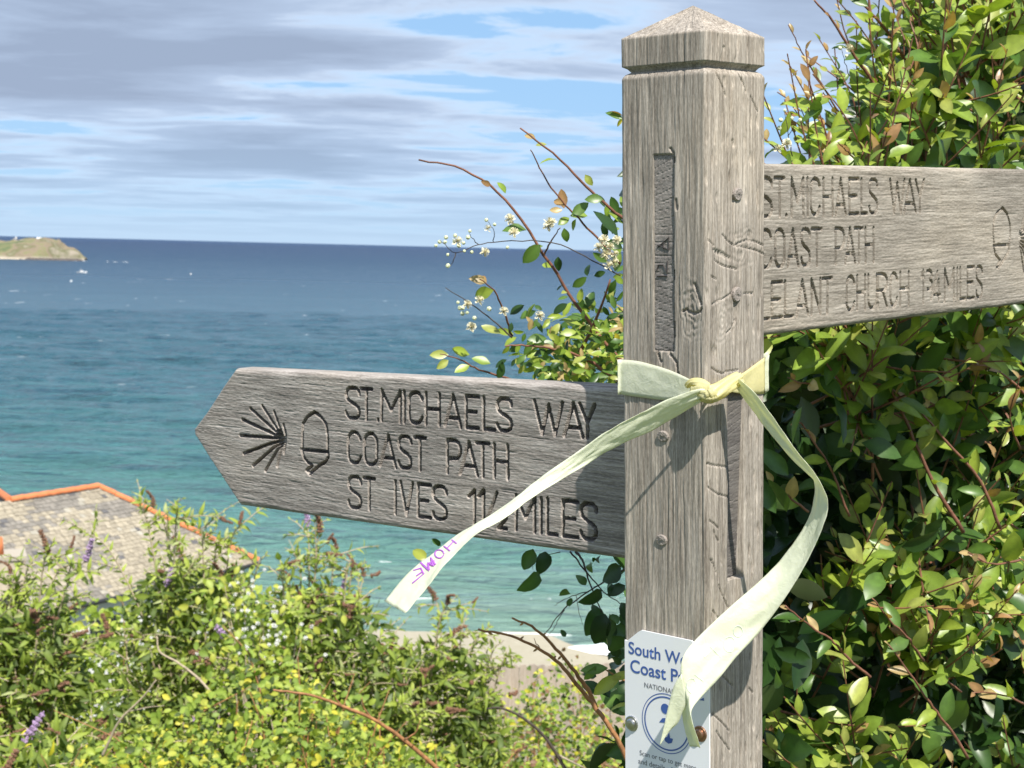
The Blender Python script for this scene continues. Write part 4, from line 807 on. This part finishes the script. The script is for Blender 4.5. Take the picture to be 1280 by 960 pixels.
# --- evergreen hedge pressed behind the right board
# palette: 0-3 mature greens (darkest ones lowered to paint interior shade), 4-6 fresh yellow-greens, 7-9 bronze young growth, 10 old yellow
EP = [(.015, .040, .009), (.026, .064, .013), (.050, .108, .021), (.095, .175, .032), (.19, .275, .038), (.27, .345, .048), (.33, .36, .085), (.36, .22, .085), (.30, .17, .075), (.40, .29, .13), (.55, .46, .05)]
hedge = Plant('evergreen_hedge', (.9, 2.6, float(ground_z(.9, 2.6))), 'dense glossy evergreen hedge with bronze new shoots behind the right-hand board', 'hedge', M['leaf_el'], EP)
def front(X): return 1.64+1.11*(np.maximum(X, .30)-.174)+.10
def topz(X): return np.interp(X, [.28, .36, .42, .50, .58, .66, .8, 2.4], [1.30, 1.58, 1.68, 1.76, 1.87, 2.02, 2.2, 2.35])
def hedge_pts(n, x0, x1, z0, dmax, pw):
    out = []
    while len(out) < n:
        X = rnd.uniform(x0, x1); zt_ = float(topz(X)); Z = rnd.uniform(z0, zt_); e = dmax*rnd.random()**pw; rough = .8*(float(fbm(X*6.5, Z*6.5, 91, 3))-.44)*2
        e2 = e+max(0, rough)
        if Z > zt_-.10 and rnd.random() < (Z-zt_+.10)/.12: continue
        out.append((np.array([X, float(front(X))+e2, Z]), e))
    return out
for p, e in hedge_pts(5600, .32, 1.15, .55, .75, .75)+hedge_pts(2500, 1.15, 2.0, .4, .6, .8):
    d = nrmz(rv(1)+np.array([.0, -.35, -.1])); n_ = nrmz(LIGHT*.6+rv(.65)); pal = rnd.choice((0, 0, 1, 1, 2)) if e > .05 else rnd.choice((1, 2, 2, 3, 3))  # deeper leaves take the darker greens, hedge shade put into their colour
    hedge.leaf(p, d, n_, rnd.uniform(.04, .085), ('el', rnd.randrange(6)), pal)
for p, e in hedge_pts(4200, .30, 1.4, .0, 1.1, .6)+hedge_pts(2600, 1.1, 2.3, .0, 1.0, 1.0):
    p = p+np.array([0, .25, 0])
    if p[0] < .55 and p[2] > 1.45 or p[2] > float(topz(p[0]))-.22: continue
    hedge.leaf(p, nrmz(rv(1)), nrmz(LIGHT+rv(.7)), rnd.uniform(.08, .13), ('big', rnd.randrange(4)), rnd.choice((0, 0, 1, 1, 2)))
# random outward shoots on the front and the top
for k in range(880):
    X = rnd.uniform(.36, 1.1) if k < 620 else rnd.uniform(1.1, 2.0); zt_ = float(topz(X)); Z = rnd.uniform(.6, zt_)
    if float(fbm(X*5+3, Z*5, 95, 2)) > (.335 if X < .58 and Z < 1.5 else .385): continue
    cav = max(0, .5*(float(fbm(X*6.5, Z*6.5, 91, 3))-.44)*2); p = np.array([X, float(front(X))+.08+cav, Z]); d = nrmz(np.array([rnd.gauss(-.15, .5), -.55, rnd.gauss(.35, .5)]))
    l = rnd.uniform(.10, .20); P = crom([p-d*.08, p, p+d*l*.5+np.array([0, 0, .01]), p+d*l+np.array([0, 0, .03])], 3)
    hedge.twig(P, .0022, .0009, M['stem_red'], own=False)
    fresh = rnd.random() < .6; shoot_leaves(hedge, P, 'el', rnd.uniform(.05, .075), (4, 4, 5, 5, 6) if fresh else (2, 3, 3, 4), (7, 8, 9, 6) if rnd.random() < .4 else (5, 6), .024, .3)
for k in range(150):
    X = rnd.uniform(.40, 1.0); zt_ = float(topz(X)); p = np.array([X, float(front(X))+rnd.uniform(.05, .4), zt_-.06]); d = nrmz(np.array([rnd.gauss(-.3, .4), rnd.gauss(-.2, .3), 1.0])); l = rnd.uniform(.1, .28)
    P = crom([p-d*.1, p, p+d*l*.5, p+d*l+rv(.02)], 3); hedge.twig(P, .0022, .0009, M['stem_red'], own=False); shoot_leaves(hedge, P, 'el', rnd.uniform(.035, .055), (3, 4, 5, 5), (7, 8, 9, 6), .02, .25)
# shoots that the photograph shows singly: pixel path from base to tip
def pxshoot(pl, path, Y0, Y1, r, mat, kind, size, pals, tips, gap=.024, start=.15, leaves=True, grow=(.45, 1.0), **kw):
    P = crom([at(x, y, Y) for (x, y), Y in zip(path, np.linspace(Y0, Y1, len(path)))], 5); P = P+np.array([rv(.0005)*min(1, Y0/2) for _ in P]); pl.twig(P, r, r*.4, mat)
    if leaves: shoot_leaves(pl, P, kind, size, pals, tips, gap, start, grow=grow, **kw)
FR = (3, 4, 5, 5, 6); BZ = (7, 8, 9, 9)
def fy(x, y): 
    X = (x-640)/FPX*2.2; return float(front(X))
for path, y0, r, sz in (([(1205, 665), (1165, 600), (1130, 520), (1110, 485), (1080, 478)], -.10, .0030, .05), ([(1250, 660), (1225, 600), (1185, 555), (1150, 515), (1105, 478)], -.12, .0026, .045), ([(1290, 500), (1245, 462), (1212, 455)], -.08, .0020, .045), ([(1062, 645), (1035, 580), (1005, 535), (992, 520)], -.05, .0018, .035), ([(1087, 846), (1061, 823), (1037, 799), (1008, 779), (982, 757)], -.14, .0022, .045), ([(1154, 826), (1137, 800), (1113, 776), (1090, 747)], -.12, .0020, .045), ([(1210, 948), (1189, 913), (1166, 884), (1142, 849), (1110, 805)], -.16, .0024, .05), ([(1010, 640), (985, 620), (962, 602)], -.03, .0018, .045), ([(1275, 700), (1240, 705), (1210, 690)], -.12, .002, .055), ([(1020, 480), (1000, 478), (985, 472)], -.04, .0016, .04), ([(1280, 880), (1250, 868), (1215, 866)], -.1, .0018, .05), ([(1275, 560), (1262, 520), (1275, 470)], -.1, .0018, .05)):
    yb = fy(*path[0])+y0; pxshoot(hedge, path, yb+.06, yb-.02, r, M['stem_red'], 'el', sz, FR, BZ, .026, .2)
for path, y0, r, sz in (([(1130, 165), (1102, 121), (1081, 88), (1061, 59), (1040, 26), (1018, 1)], 2.35, .0032, .036), ([(1140, 90), (1120, 57), (1102, 31), (1074, 0), (1060, -20)], 2.4, .0032, .036), ([(1062, 175), (1056, 155), (1035, 119), (1014, 85), (999, 59), (986, 31)], 2.3, .0018, .034), ([(1185, 120), (1170, 95), (1150, 60), (1140, 20)], 2.4, .0026, .034), ([(1225, 130), (1200, 60), (1180, 0), (1172, -30)], 2.45, .0026, .035), ([(1190, 110), (1230, 75), (1290, 50)], 2.4, .004, .03), ([(1215, 150), (1250, 115), (1290, 90)], 2.38, .003, .03), ([(1075, 205), (1060, 190), (1048, 178)], 2.15, .0016, .04)):
    pxshoot(hedge, path, y0+.05, y0-.05, r, M['stem_red'], 'el', sz, FR, BZ, .03, .12)
hedge.done(300, M['stem_red'])

# --- evergreen shoots on the sea side of the post, behind the left board
ev = Plant('evergreen_shrub', (.25, 2.05, float(ground_z(.25, 2.05))), 'loose evergreen shoots with red stems rising above the left-hand board beside the post', 'shrub', M['leaf_el'], EP)
YS = 1.98
for path, r in (([(800, 470), (775, 450), (720, 380), (680, 318), (632, 250), (580, 212), (524, 200)], .0026), ([(800, 290), (775, 270), (740, 240), (700, 200), (650, 160)], .0024), ([(775, 330), (740, 290), (712, 262), (690, 235), (672, 205), (663, 187)], .0016), ([(800, 492), (775, 478), (735, 450), (700, 438), (665, 432), (632, 432)], .0026), ([(640, 420), (630, 390), (618, 365), (600, 348)], .0016), ([(640, 475), (600, 462), (575, 450), (550, 442)], .0016), ([(725, 440), (745, 400), (763, 350)], .0028), ([(680, 318), (690, 300), (700, 285)], .0014)):
    pxshoot(ev, path, YS+.03, YS-.04, r, M['stem_red'], 'el', .03, FR, BZ, .04, .2, leaves=False)
# each leaf that stands out: base pixel, tip pixel, palette (crop coordinates of the photograph)
def pxleaf(pl, bx_, by_, tx_, ty_, Y, kind, pal, dy=0, nrm=None):
    a = at(bx_, by_, Y); b_ = at(tx_, ty_, Y+dy); d = b_-a; pl.leaf(a, nrmz(d), nrmz((np.array([.1, -.85, .45]) if nrm is None else nrm)+rv(.35)), float(np.linalg.norm(d)), (kind, rnd.randrange(len(VAR[kind]))), pal)
for bx_, by_, tx_, ty_, pal in ((325, 325, 300, 285, 4), (275, 300, 245, 283, 8), (395, 447, 315, 430, 3), (497, 212, 437, 208, 5), (425, 165, 462, 158, 6), (425, 143, 388, 128, 9), (590, 262, 615, 300, 6), (520, 375, 508, 312, 8), (545, 400, 600, 358, 3), (540, 400, 600, 388, 4), (700, 470, 625, 375, 1), (698, 392, 672, 335, 2), (650, 345, 592, 338, 3), (440, 495, 382, 560, 3), (450, 500, 400, 520, 4), (480, 572, 443, 550, 5), (500, 535, 500, 585, 1), (285, 648, 212, 665, 5), (262, 622, 208, 600, 9), (262, 622, 225, 592, 7), (400, 742, 418, 690, 4), (340, 728, 385, 695, 1), (582, 765, 510, 755, 5), (570, 690, 582, 642, 5), (600, 705, 618, 648, 2), (598, 600, 596, 555, 1), (548, 637, 595, 605, 3), (310, 792, 242, 776, 6), (205, 862, 140, 848, 5), (135, 862, 72, 862, 6), (135, 880, 95, 908, 6), (205, 898, 155, 918, 5), (275, 892, 213, 870, 4), (300, 945, 318, 885, 1), (540, 945, 602, 940, 5), (520, 365, 485, 345, 7), (515, 380, 470, 385, 9), (620, 600, 660, 585, 2), (530, 655, 512, 655, 6), (690, 790, 705, 830, 10), (665, 860, 690, 870, 10), (520, 440, 530, 490, 3), (500, 430, 540, 400, 4), (560, 410, 545, 450, 4)):
    pxleaf(ev, 510+bx_/2.666, 120+by_/2.666, 510+tx_/2.666, 120+ty_/2.666, YS+rnd.uniform(-.04, .04), 'big', pal, rnd.uniform(-.01, .01))
for _ in range(520):
    x = 775-abs(rnd.gauss(0, 66)); y = rnd.gauss(442, 25)-max(0, (x-720))*.3*rnd.random(); 
    if x < 630 or y > 500: continue
    a = rnd.uniform(0, 6.28); l = rnd.uniform(12, 26); pxleaf(ev, x, y, x+l*math.cos(a), y+l*math.sin(a)*.8, YS+rnd.uniform(-.05, .25), 'el', rnd.choice((1, 2, 3, 3, 4, 5, 5, 6, 9)))
for _ in range(60):
    x = rnd.uniform(752, 800); y = rnd.uniform(250, 440); a = rnd.uniform(0, 6.28); l = rnd.uniform(12, 26); pxleaf(ev, x, y, x+l*math.cos(a), y+l*math.sin(a), YS+rnd.uniform(0, .2), 'el', rnd.choice((1, 2, 3, 4)))
for _ in range(700):   # the body of the shrub behind the post
    X = rnd.uniform(.17, .40); Z = rnd.uniform(.0, 1.75); ev.leaf(np.array([X, rnd.uniform(2.1, 2.7), Z]), nrmz(rv()), nrmz(LIGHT+rv(.6)), rnd.uniform(.05, .09), ('el', rnd.randrange(6)), rnd.choice((0, 1, 2, 3)))
pxleaf(ev, 779, 146, 764, 133, 1.9, 'el', 8); pxleaf(ev, 779, 150, 757, 136, 1.9, 'el', 3); pxleaf(ev, 779, 148, 770, 158, 1.9, 'el', 10)
ev.done(300)

# --- clematis scrambling through it
CP = [(.022, .055, .014), (.035, .085, .02), (.06, .13, .03), (.13, .22, .045), (.35, .38, .06)]
cl = Plant('clematis_vine', (.22, 2.0, float(ground_z(.22, 2.0))), 'wild clematis vine with fluffy cream flowers and dark hanging leaves around the left-hand board', 'vine', M['leaf_el'], CP)
for path, r in (([(775, 345), (740, 325), (690, 303), (630, 302), (598, 306), (570, 316), (556, 305), (549, 300)], .0009), ([(570, 316), (566, 328), (561, 333)], .0007), ([(598, 306), (590, 297), (587, 292)], .0006), ([(616, 303), (618, 290), (609, 277)], .0006), ([(640, 422), (622, 405), (590, 380), (557, 360)], .0012), ([(720, 690), (728, 700), (738, 730), (752, 765)], .0018), ([(790, 705), (760, 725), (735, 740), (705, 762), (683, 790)], .0012), ([(735, 740), (715, 745), (700, 752), (693, 757)], .0006), ([(720, 745), (724, 765), (730, 785)], .0005), ([(705, 762), (695, 780), (684, 797)], .0006), ([(713, 690), (725, 705), (750, 735), (775, 755)], .0012), ([(700, 690), (670, 700), (665, 712)], .0006), ([(990, 195), (985, 165), (981, 140)], .0007), ([(985, 170), (998, 150)], .0005), ([(1062, 95), (1055, 75), (1052, 60)], .0006)):
    pxshoot(cl, path, 1.95 if path[0][1] < 600 else 1.85, 1.93 if path[0][1] < 600 else 1.80, r, M['stem_dark'], 'clem', .03, (1,), (2,), leaves=False)
for bx_, by_, tx_, ty_, pal in ((170, 40, 95, 195, 2), (268, 60, 245, 245, 0), (212, 225, 85, 405, 2), (590, 330, 520, 228, 2), (458, 388, 416, 370, 2), (460, 500, 457, 418, 2), (870, 180, 690, 300, 0), (870, 190, 725, 320, 2), (905, 330, 775, 440, 0), (715, 365, 575, 520, 0), (715, 520, 580, 735, 1), (745, 560, 650, 830, 0), (780, 560, 700, 820, 0), (800, 735, 895, 905, 1), (430, 742, 388, 690, 1), (625, 155, 605, 205, 3), (800, 320, 770, 380, 0), (640, 110, 675, 165, 1), (880, 920, 750, 960, 0), (800, 560, 840, 660, 2), (690, 120, 720, 135, 0)):
    pxleaf(cl, 640+bx_/6.4, 680+by_/6.4, 640+tx_/6.4, 680+ty_/6.4, 1.82+rnd.uniform(-.03, .03), 'clem', pal, rnd.uniform(-.02, .02), np.array([.3, -.6, .3]))
pxleaf(cl, 533, 699, 514, 684, 1.8, 'clem', 4, 0, np.array([0, -1, .2])); pxleaf(cl, 551, 682, 538, 676, 1.8, 'clem', 2)
for _ in range(26):
    x = rnd.uniform(745, 800); y = rnd.uniform(770, 900); a = rnd.uniform(0, 6.28); l = rnd.uniform(18, 34); pxleaf(cl, x, y, x+l*math.cos(a), y+l*math.sin(a), 1.85+rnd.uniform(0, .15), 'clem', rnd.choice((0, 0, 1)))
for bx_, by_, tx_, ty_, pal in ((777, 845, 735, 868, 4), (790, 842, 762, 848, 4), (790, 882, 760, 880, 4), (760, 835, 725, 838, 3), (745, 832, 730, 855, 3)): pxleaf(cl, bx_, by_, tx_, ty_, 1.8, 'el', pal, 0, np.array([0, -.7, .7]))
def flower_mesh():
    m = MB()
    for k in range(4):
        a = k*1.571+.3; d = np.array([math.cos(a), math.sin(a), -.25]); s_ = np.array([-math.sin(a), math.cos(a), 0]); m.add([d*.1-s_*.12, d*.1+s_*.12, d*.55+s_*.20, d*.8, d*.55-s_*.20], [(0, 1, 2, 3, 4)])
    r = random.Random(5)
    for k in range(90):
        a = r.uniform(0, 6.28); u = r.uniform(.1, 1); d = nrmz(np.array([math.cos(a)*(1-u*.5), math.sin(a)*(1-u*.5), u])); q_ = nrmz(np.cross(d, [.3, .2, .9]))*.022; m.add([-q_, q_, d*.75+q_*1.6, d*.75-q_*1.6], [(0, 1, 2, 3)])
    return m.mesh('flower')
FM = flower_mesh(); FM.materials.append(M['petal'])
bmv = bmesh.new(); bmesh.ops.create_icosphere(bmv, subdivisions=1, radius=1); BM = bpy.data.meshes.new('bud'); bmv.to_mesh(BM); bmv.free(); BM.materials.append(M['bud'])
def put(name, me, par, po_, p, s_, d):
    o = bpy.data.objects.new(name, me); COL.objects.link(o); o.parent = par; o.location = tuple(p-po_); o.scale = (s_,)*3; o.rotation_euler = Vector(d).to_track_quat('Z', 'Y').to_euler(); return o
fl_ = [(180, 185), (345, 115), (330, 240), (468, 60), (235, 525), (300, 505), (258, 650), (435, 565), (490, 135), (630, 590), (680, 80), (465, 80)]
for x, y in [(530+a/4.3625, 260+b_/4.3625) for a, b_ in fl_]+[(755, 300), (762, 308), (768, 318), (757, 318), (766, 328), (748, 310), (771, 300), (760, 333), (685, 283), (690, 278), (983, 180), (972, 187), (1060, 62)]:
    put('flower', FM, cl.e, cl.o, at(x, y, 1.93+rnd.uniform(-.01, .02)), rnd.uniform(.007, .010), LIGHT+rv(.4))
for x, y in [(530+a/4.3625, 260+b_/4.3625) for a, b_ in ((65, 205), (85, 185), (120, 160), (115, 185), (170, 150), (215, 190), (250, 125), (240, 160), (340, 65), (385, 90), (130, 255), (130, 315), (260, 240), (220, 235), (185, 515), (210, 545), (210, 575), (235, 570), (195, 545), (355, 550), (275, 600), (455, 215), (165, 180), (190, 205))]+[(981, 138), (976, 150), (990, 148), (974, 160), (1000, 150), (985, 175), (1050, 60), (1058, 70)]:
    put('bud', BM, cl.e, cl.o, at(x, y, 1.93+rnd.uniform(-.01, .02)), rnd.uniform(.0022, .0034), rv())
cl.done(200)
# bare twigs below the board
tw = Plant('bare_twig', tuple(at(790, 1000, 1.9)), 'two forked bare brown twigs arching beside the plaque toward the fence', 'twig', M['leaf_el'], EP)
for path, r in (([(790, 965), (775, 930), (745, 885), (725, 860), (700, 830), (675, 812), (640, 795), (598, 787)], .0034), ([(745, 885), (735, 862), (715, 835), (690, 805), (665, 783), (640, 773)], .003), ([(725, 860), (716, 846)], .001), ([(675, 812), (668, 798)], .0008), ([(790, 855), (765, 842), (745, 832)], .0016)):
    pxshoot(tw, path, 1.95, 1.88, r, M['stem_orange'], 'el', .03, FR, BZ, leaves=False)
for x, y, a in ((610, 791, .3), (625, 793, -2.6), (650, 800, -.8), (672, 811, 2.6), (690, 824, -.6), (655, 778, 2.5), (678, 795, -.7), (702, 820, 2.4)): pxleaf(tw, x, y, x+7*math.cos(a), y+7*math.sin(a), 1.9, 'el', 8)
tw.done(30)
tw = Plant('dry_bramble', tuple(at(560, 990, 4.2)), 'long dead orange-brown stem leaning across the bushes below the left-hand board', 'twig', M['leaf_el'], EP)
pxshoot(tw, [(570, 985), (540, 955), (505, 925), (465, 898), (420, 880), (385, 868), (342, 863)], 4.2, 4.0, .0075, M['stem_orange'], 'el', .03, FR, BZ, leaves=False)
for p_ in ([(465, 898), (455, 885), (452, 872)], [(430, 884), (420, 874), (418, 868)], [(505, 925), (520, 915), (525, 900)]): pxshoot(tw, p_, 4.1, 4.08, .003, M['stem_orange'], 'el', .03, FR, BZ, leaves=False)
tw.done(0)
tw = Plant('dark_stem', tuple(at(730, 990, 5)), 'dark bare stem in the low scrub between the ribbon and the plaque', 'twig', M['leaf_el'], EP)
pxshoot(tw, [(725, 985), (705, 958), (680, 920), (650, 895), (625, 885), (608, 886)], 5.0, 5.0, .007, M['stem_dark'], 'el', .03, FR, BZ, leaves=False); pxshoot(tw, [(700, 945), (720, 955), (735, 962)], 5.0, 4.9, .004, M['stem_straw'], 'el', .03, FR, BZ, leaves=False); tw.done(0)

# --- buddleia bushes on the slope
def panicle(seed, bend):
    r = random.Random(seed); m = MB(); n = 9
    c = [np.array([bend*(t**2)*.5, 0, t*(1-.25*bend*t)]) for t in np.linspace(0, 1, n)]
    for k in range(70):
        t = r.random(); i = int(t*(n-1)); p = c[i]; w_ = .19*(1-t*.7)*r.uniform(.7, 1.1); a = r.uniform(0, 6.28); d = np.array([math.cos(a), math.sin(a), .35]); q_ = p+d*w_*.6; s_ = .045*r.uniform(.7, 1.3); u = nrmz(np.cross(d, [0, 0, 1])); w2 = nrmz(np.cross(d, u))
        m.add([q_-u*s_-w2*s_, q_+u*s_-w2*s_, q_+u*s_+w2*s_, q_-u*s_+w2*s_, q_+d*s_*1.4], [(0, 1, 4), (1, 2, 4), (2, 3, 4), (3, 0, 4)])
    m.tube(c, np.linspace(.05, .015, n), 5); return m.mesh('flower_spike')
PB_ = [panicle(k, b_) for k, b_ in enumerate((.3, .8, 1.3, 1.8))]; PP = [panicle(k+9, b_) for k, b_ in enumerate((.1, .5))]
for m_ in PB_: m_.materials.append(M['panicle_brown'])
for m_ in PP: m_.materials.append(M['panicle_purple'])
BP = [(.09, .135, .028), (.15, .205, .038), (.215, .28, .045), (.28, .345, .055), (.34, .40, .075), (.33, .37, .15), (.52, .47, .04), (.28, .35, .05)]
def buddleia(cx_, Y, top, rx, label, ntips, fillers, purple, brown, wts=(1, 2, 2, 3, 3, 4, 4, 5), tips=(), dens=1.0, name='buddleia_bush', lsz=.088):
    gz = float(ground_z(cx_, Y)); b_ = Plant(name, (cx_, Y, gz), label, 'bush', M['leaf_bud'], BP, None); hgt = top-gz; bp0 = np.array([cx_, Y, gz])
    for k in range(ntips+len(tips)):
        if k < ntips:
            a = rnd.uniform(0, 6.283); u = rnd.random()**.5; el = rnd.uniform(.15, 1.0); rr_ = math.sqrt(max(.03, 1-el**2.2))
            tip = bp0+np.array([rx*rr_*math.cos(a)*(.7+.4*rnd.random()), rx*.75*rr_*math.sin(a)*(.7+.4*rnd.random()), hgt*el*rnd.uniform(.86, 1.04)])
        else: tip = at(*tips[k-ntips], Y+rnd.uniform(-.2, .2))
        st0 = bp0+rv(.12)*np.array([1, 1, 0]); out = tip-st0; mid = st0+out*np.array([.35, .35, .62]); md2 = st0+out*np.array([.72, .72, .93])
        P = crom([st0, mid, md2, tip], 6); b_.twig(P, .008, .0022, M['stem_straw'], own=False)
        shoot_leaves(b_, P, 'bud', rnd.uniform(.9, 1.25)*lsz, wts, wts, .036/dens, .30, 1.0, .45, 2, (.5, 1.0), True)
        if rnd.random() < brown: put('flower_spike', rnd.choice(PB_), b_.e, b_.o, tip, rnd.uniform(.09, .16), nrmz(out*np.array([1, 1, .6])+rv(.25)))
        elif rnd.random() < purple: put('flower_spike', rnd.choice(PP), b_.e, b_.o, tip, rnd.uniform(.13, .18), nrmz(out*np.array([1, 1, .6])+rv(.2)))
        for q_ in range(5):   # side shoots
            i = rnd.randrange(7, 17); p = P[i]; d = nrmz(np.array([rnd.gauss(0, 1), rnd.gauss(-.2, 1), rnd.uniform(.1, 1)])); l = rnd.uniform(.12, .3); Q = crom([p, p+d*l*.6, p+d*l+np.array([0, 0, -.02])], 3); b_.twig(Q, .004, .002, M['stem_straw'], own=False)
            shoot_leaves(b_, Q, 'bud', rnd.uniform(.7, 1.05)*lsz, wts, wts, .045/dens, .15, 1.0, .45, 2, (.5, 1.0), True)
            if rnd.random() < brown*.4: put('flower_spike', rnd.choice(PB_), b_.e, b_.o, Q[-1], rnd.uniform(.06, .11), nrmz(d+rv(.25)))
    for _ in range(fillers*2):
        a = rnd.uniform(0, 6.283); el = rnd.uniform(.0, .9); rr_ = math.sqrt(max(.03, 1-el**2.2))*rnd.random()**.4*.9; p = bp0+np.array([rx*rr_*math.cos(a), rx*.75*rr_*math.sin(a), hgt*el]); b_.leaf(p, nrmz(rv()+np.array([0, -.2, 0])), nrmz(LIGHT+rv(.6)), rnd.uniform(.8, 1.2)*lsz*1.15, ('bud', rnd.randrange(5)), rnd.choice((0, 0, 1, 1, 2)))
    b_.done(300, M['stem_straw']); return b_
buddleia(-2.55, 8.0, -.13, .72, 'buddleia bush with many drooping brown spent spikes under the chimney end of the roof', 110, 1100, .05, .34, tips=[(32, 700), (45, 695), (95, 698), (15, 745), (108, 700), (60, 690)])
buddleia(-1.85, 9.2, -.10, .66, 'pale green buddleia bush reaching up in front of the orange hip tiles', 105, 1000, .015, .10, (3, 3, 4, 4, 5, 5, 2), tips=[(168, 622), (192, 632), (95, 660), (222, 640), (250, 655), (300, 655), (275, 668), (335, 690)])
buddleia(-1.06, 8.6, -.16, .78, 'buddleia bush with brown and purple flower spikes directly below the pointed board end', 130, 1200, .10, .32, tips=[(385, 658), (400, 665), (372, 680), (420, 685), (440, 695), (350, 700), (455, 720)])
buddleia(-.42, 9.0, -.52, .62, 'low buddleia bush with drooping tips by the ribbon end and the paling fence', 95, 900, .06, .30, tips=[(585, 765), (610, 785), (630, 800), (545, 750), (560, 755), (640, 815), (625, 830)])
buddleia(-2.15, 6.4, -.42, .80, 'shaded buddleia bush with scattered bright yellow leaves under the other bushes', 110, 1300, .05, .2, (1, 1, 2, 2, 3, 3, 6, 4, 7))
for path in ([(135, 930), (150, 900), (180, 870), (195, 850)], [(150, 900), (145, 885)], [(275, 880), (250, 850), (222, 828), (200, 815), (196, 795)]):
    pass
ds = Plant('dead_branch', tuple(at(133, 940, 6.0)), 'pale bleached dead branch poking out of the buddleia leaves', 'twig', M['leaf_el'], EP)
for path, r in (([(128, 945), (135, 930), (150, 900), (180, 870), (195, 850)], .006), ([(160, 890), (180, 885), (205, 882)], .003), ([(150, 900), (142, 893)], .003)): pxshoot(ds, path, 5.75, 5.7, r, M['stem_straw'], 'el', .03, FR, BZ, leaves=False)
ds.done(0)
ds = Plant('dead_branch', tuple(at(290, 900, 6.6)), 'long straw-coloured dead branch curving up beside purple buddleia flowers', 'twig', M['leaf_el'], EP)
pxshoot(ds, [(300, 905), (275, 880), (250, 850), (222, 828), (200, 815), (196, 795)], 7.2, 7.3, .008, M['stem_straw'], 'el', .03, FR, BZ, leaves=False); ds.done(0)

# --- low yellow-green scrub in front
RP_ = [(.11, .17, .035), (.17, .245, .04), (.23, .31, .048), (.30, .365, .058), (.38, .40, .07), (.48, .44, .05), (.20, .11, .06), (.06, .09, .025)]
def scrub(name, cx_, Y, top, rx, ry, n, label, sz, wts, own=300, kind='br'):
    gz = float(ground_z(cx_, Y)); b_ = Plant(name, (cx_, Y, gz), label, 'scrub', M['leaf_br'], RP_); hgt = top-gz
    for k in range(n):
        a = rnd.uniform(0, 6.283); r_ = rnd.random()**.5; X = cx_+rx*r_*math.cos(a); Yp = Y+ry*r_*math.sin(a); g_ = float(ground_z(X, Yp)); env = (hgt*(1-.5*r_**2))*(1+.5*(float(fbm(X*2.2, Yp*2.2, 97, 3))-.47)*1.6); z = g_+env*rnd.random()**.45
        p = np.array([X, Yp, z]); d = nrmz(np.array([rnd.gauss(0, 1), rnd.gauss(-.3, 1), rnd.gauss(.2, .6)])); b_.leaf(p, d, nrmz(LIGHT+rv(.45)), sz*rnd.uniform(.6, 1.3), (kind, rnd.randrange(5)), rnd.choice(wts))
        if k % 60 == 0:
            q_ = p+np.array([rnd.gauss(0, .1), rnd.gauss(0, .1), .1]); b_.twig(crom([np.array([X*.5+cx_*.5, Yp, g_]), p-np.array([0, 0, .15]), q_], 3), .005, .0015, M['stem_orange'], own=False)
    b_.done(own, M['stem_orange'])
scrub('hawthorn_scrub', -2.75, 11.5, -.98, 1.15, .9, 6000, 'pale green hawthorn scrub hiding the white house wall under the eaves', .065, (1, 2, 2, 3, 3, 4), 200)
ws = Plant('blossom_shrub', tuple(at(318, 900, 7.8)), 'shrub dotted with small white blossom among the buddleia below the hip tiles', 'shrub', M['leaf_br'], RP_)
ws.e.location.z = float(ground_z(ws.o[0], 7.8)); ws.o = np.array(ws.e.location); M['blossom'] = plain('white_blossom', (.80, .80, .76), .7, 0, .06); FW_ = FM.copy(); FW_.materials.clear(); FW_.materials.append(M['blossom'])
for _ in range(85):
    x, y = (rnd.gauss(318, 22), rnd.gauss(778, 26)) if rnd.random() < .75 else (rnd.uniform(165, 470), rnd.gauss(800, 16)); p = at(x, y, 7.75+rnd.uniform(-.12, .12)); put('flower', FW_, ws.e, ws.o, p, rnd.uniform(.008, .017), LIGHT+rv(.4))
for _ in range(500):
    x, y = rnd.gauss(318, 40), rnd.gauss(800, 40); p = at(x, y, 7.85+rnd.uniform(-.15, .25)); ws.leaf(p, nrmz(rv()), nrmz(LIGHT+rv(.4)), rnd.uniform(.035, .06), ('br', rnd.randrange(5)), rnd.choice((1, 2, 3, 4)))
for _ in range(14):
    p = at(rnd.gauss(318, 30), rnd.gauss(780, 25), 7.85); ws.twig(crom([ws.o+rv(.05)*np.array([1, 1, 0]), (ws.o+p)/2+rv(.06), p], 4), .006, .002, M['stem_straw'], own=False)
ws.done(250, M['stem_straw'])
scrub('bramble_thicket', -.85, 6.1, -.10, 1.0, .8, 9500, 'sunny yellow-green bramble thicket under the dead orange-brown stem', 0.038, (1, 1, 2, 2, 3, 3, 4, 5, 7))
scrub('ivy_scrub', .25, 7.2, -.72, .8, 1.0, 7500, 'yellow-green ivy scrub in front of the paling fence beside the plaque', .036, (1, 1, 2, 2, 3, 3, 4, 6, 7))
scrub('thorn_scrub', .45, 11.5, -1.44, 1.0, 1.2, 5000, 'olive thorn scrub growing along the foot of the paling fence', .05, (0, 1, 1, 2, 3, 4, 6, 7, 5), 150)
scrub('bramble_patch', -3.2, 5.2, -.55, 1.2, .9, 3000, 'low dark bramble patch at the foot of the shaded buddleia', .05, (0, 1, 1, 2, 7, 3), 150)
scrub('bramble_mat', .2, 4.3, -.30, 1.1, .9, 2600, 'mat of bramble leaves on the bank in front of the post', .05, (0, 1, 2, 2, 3, 7), 100)
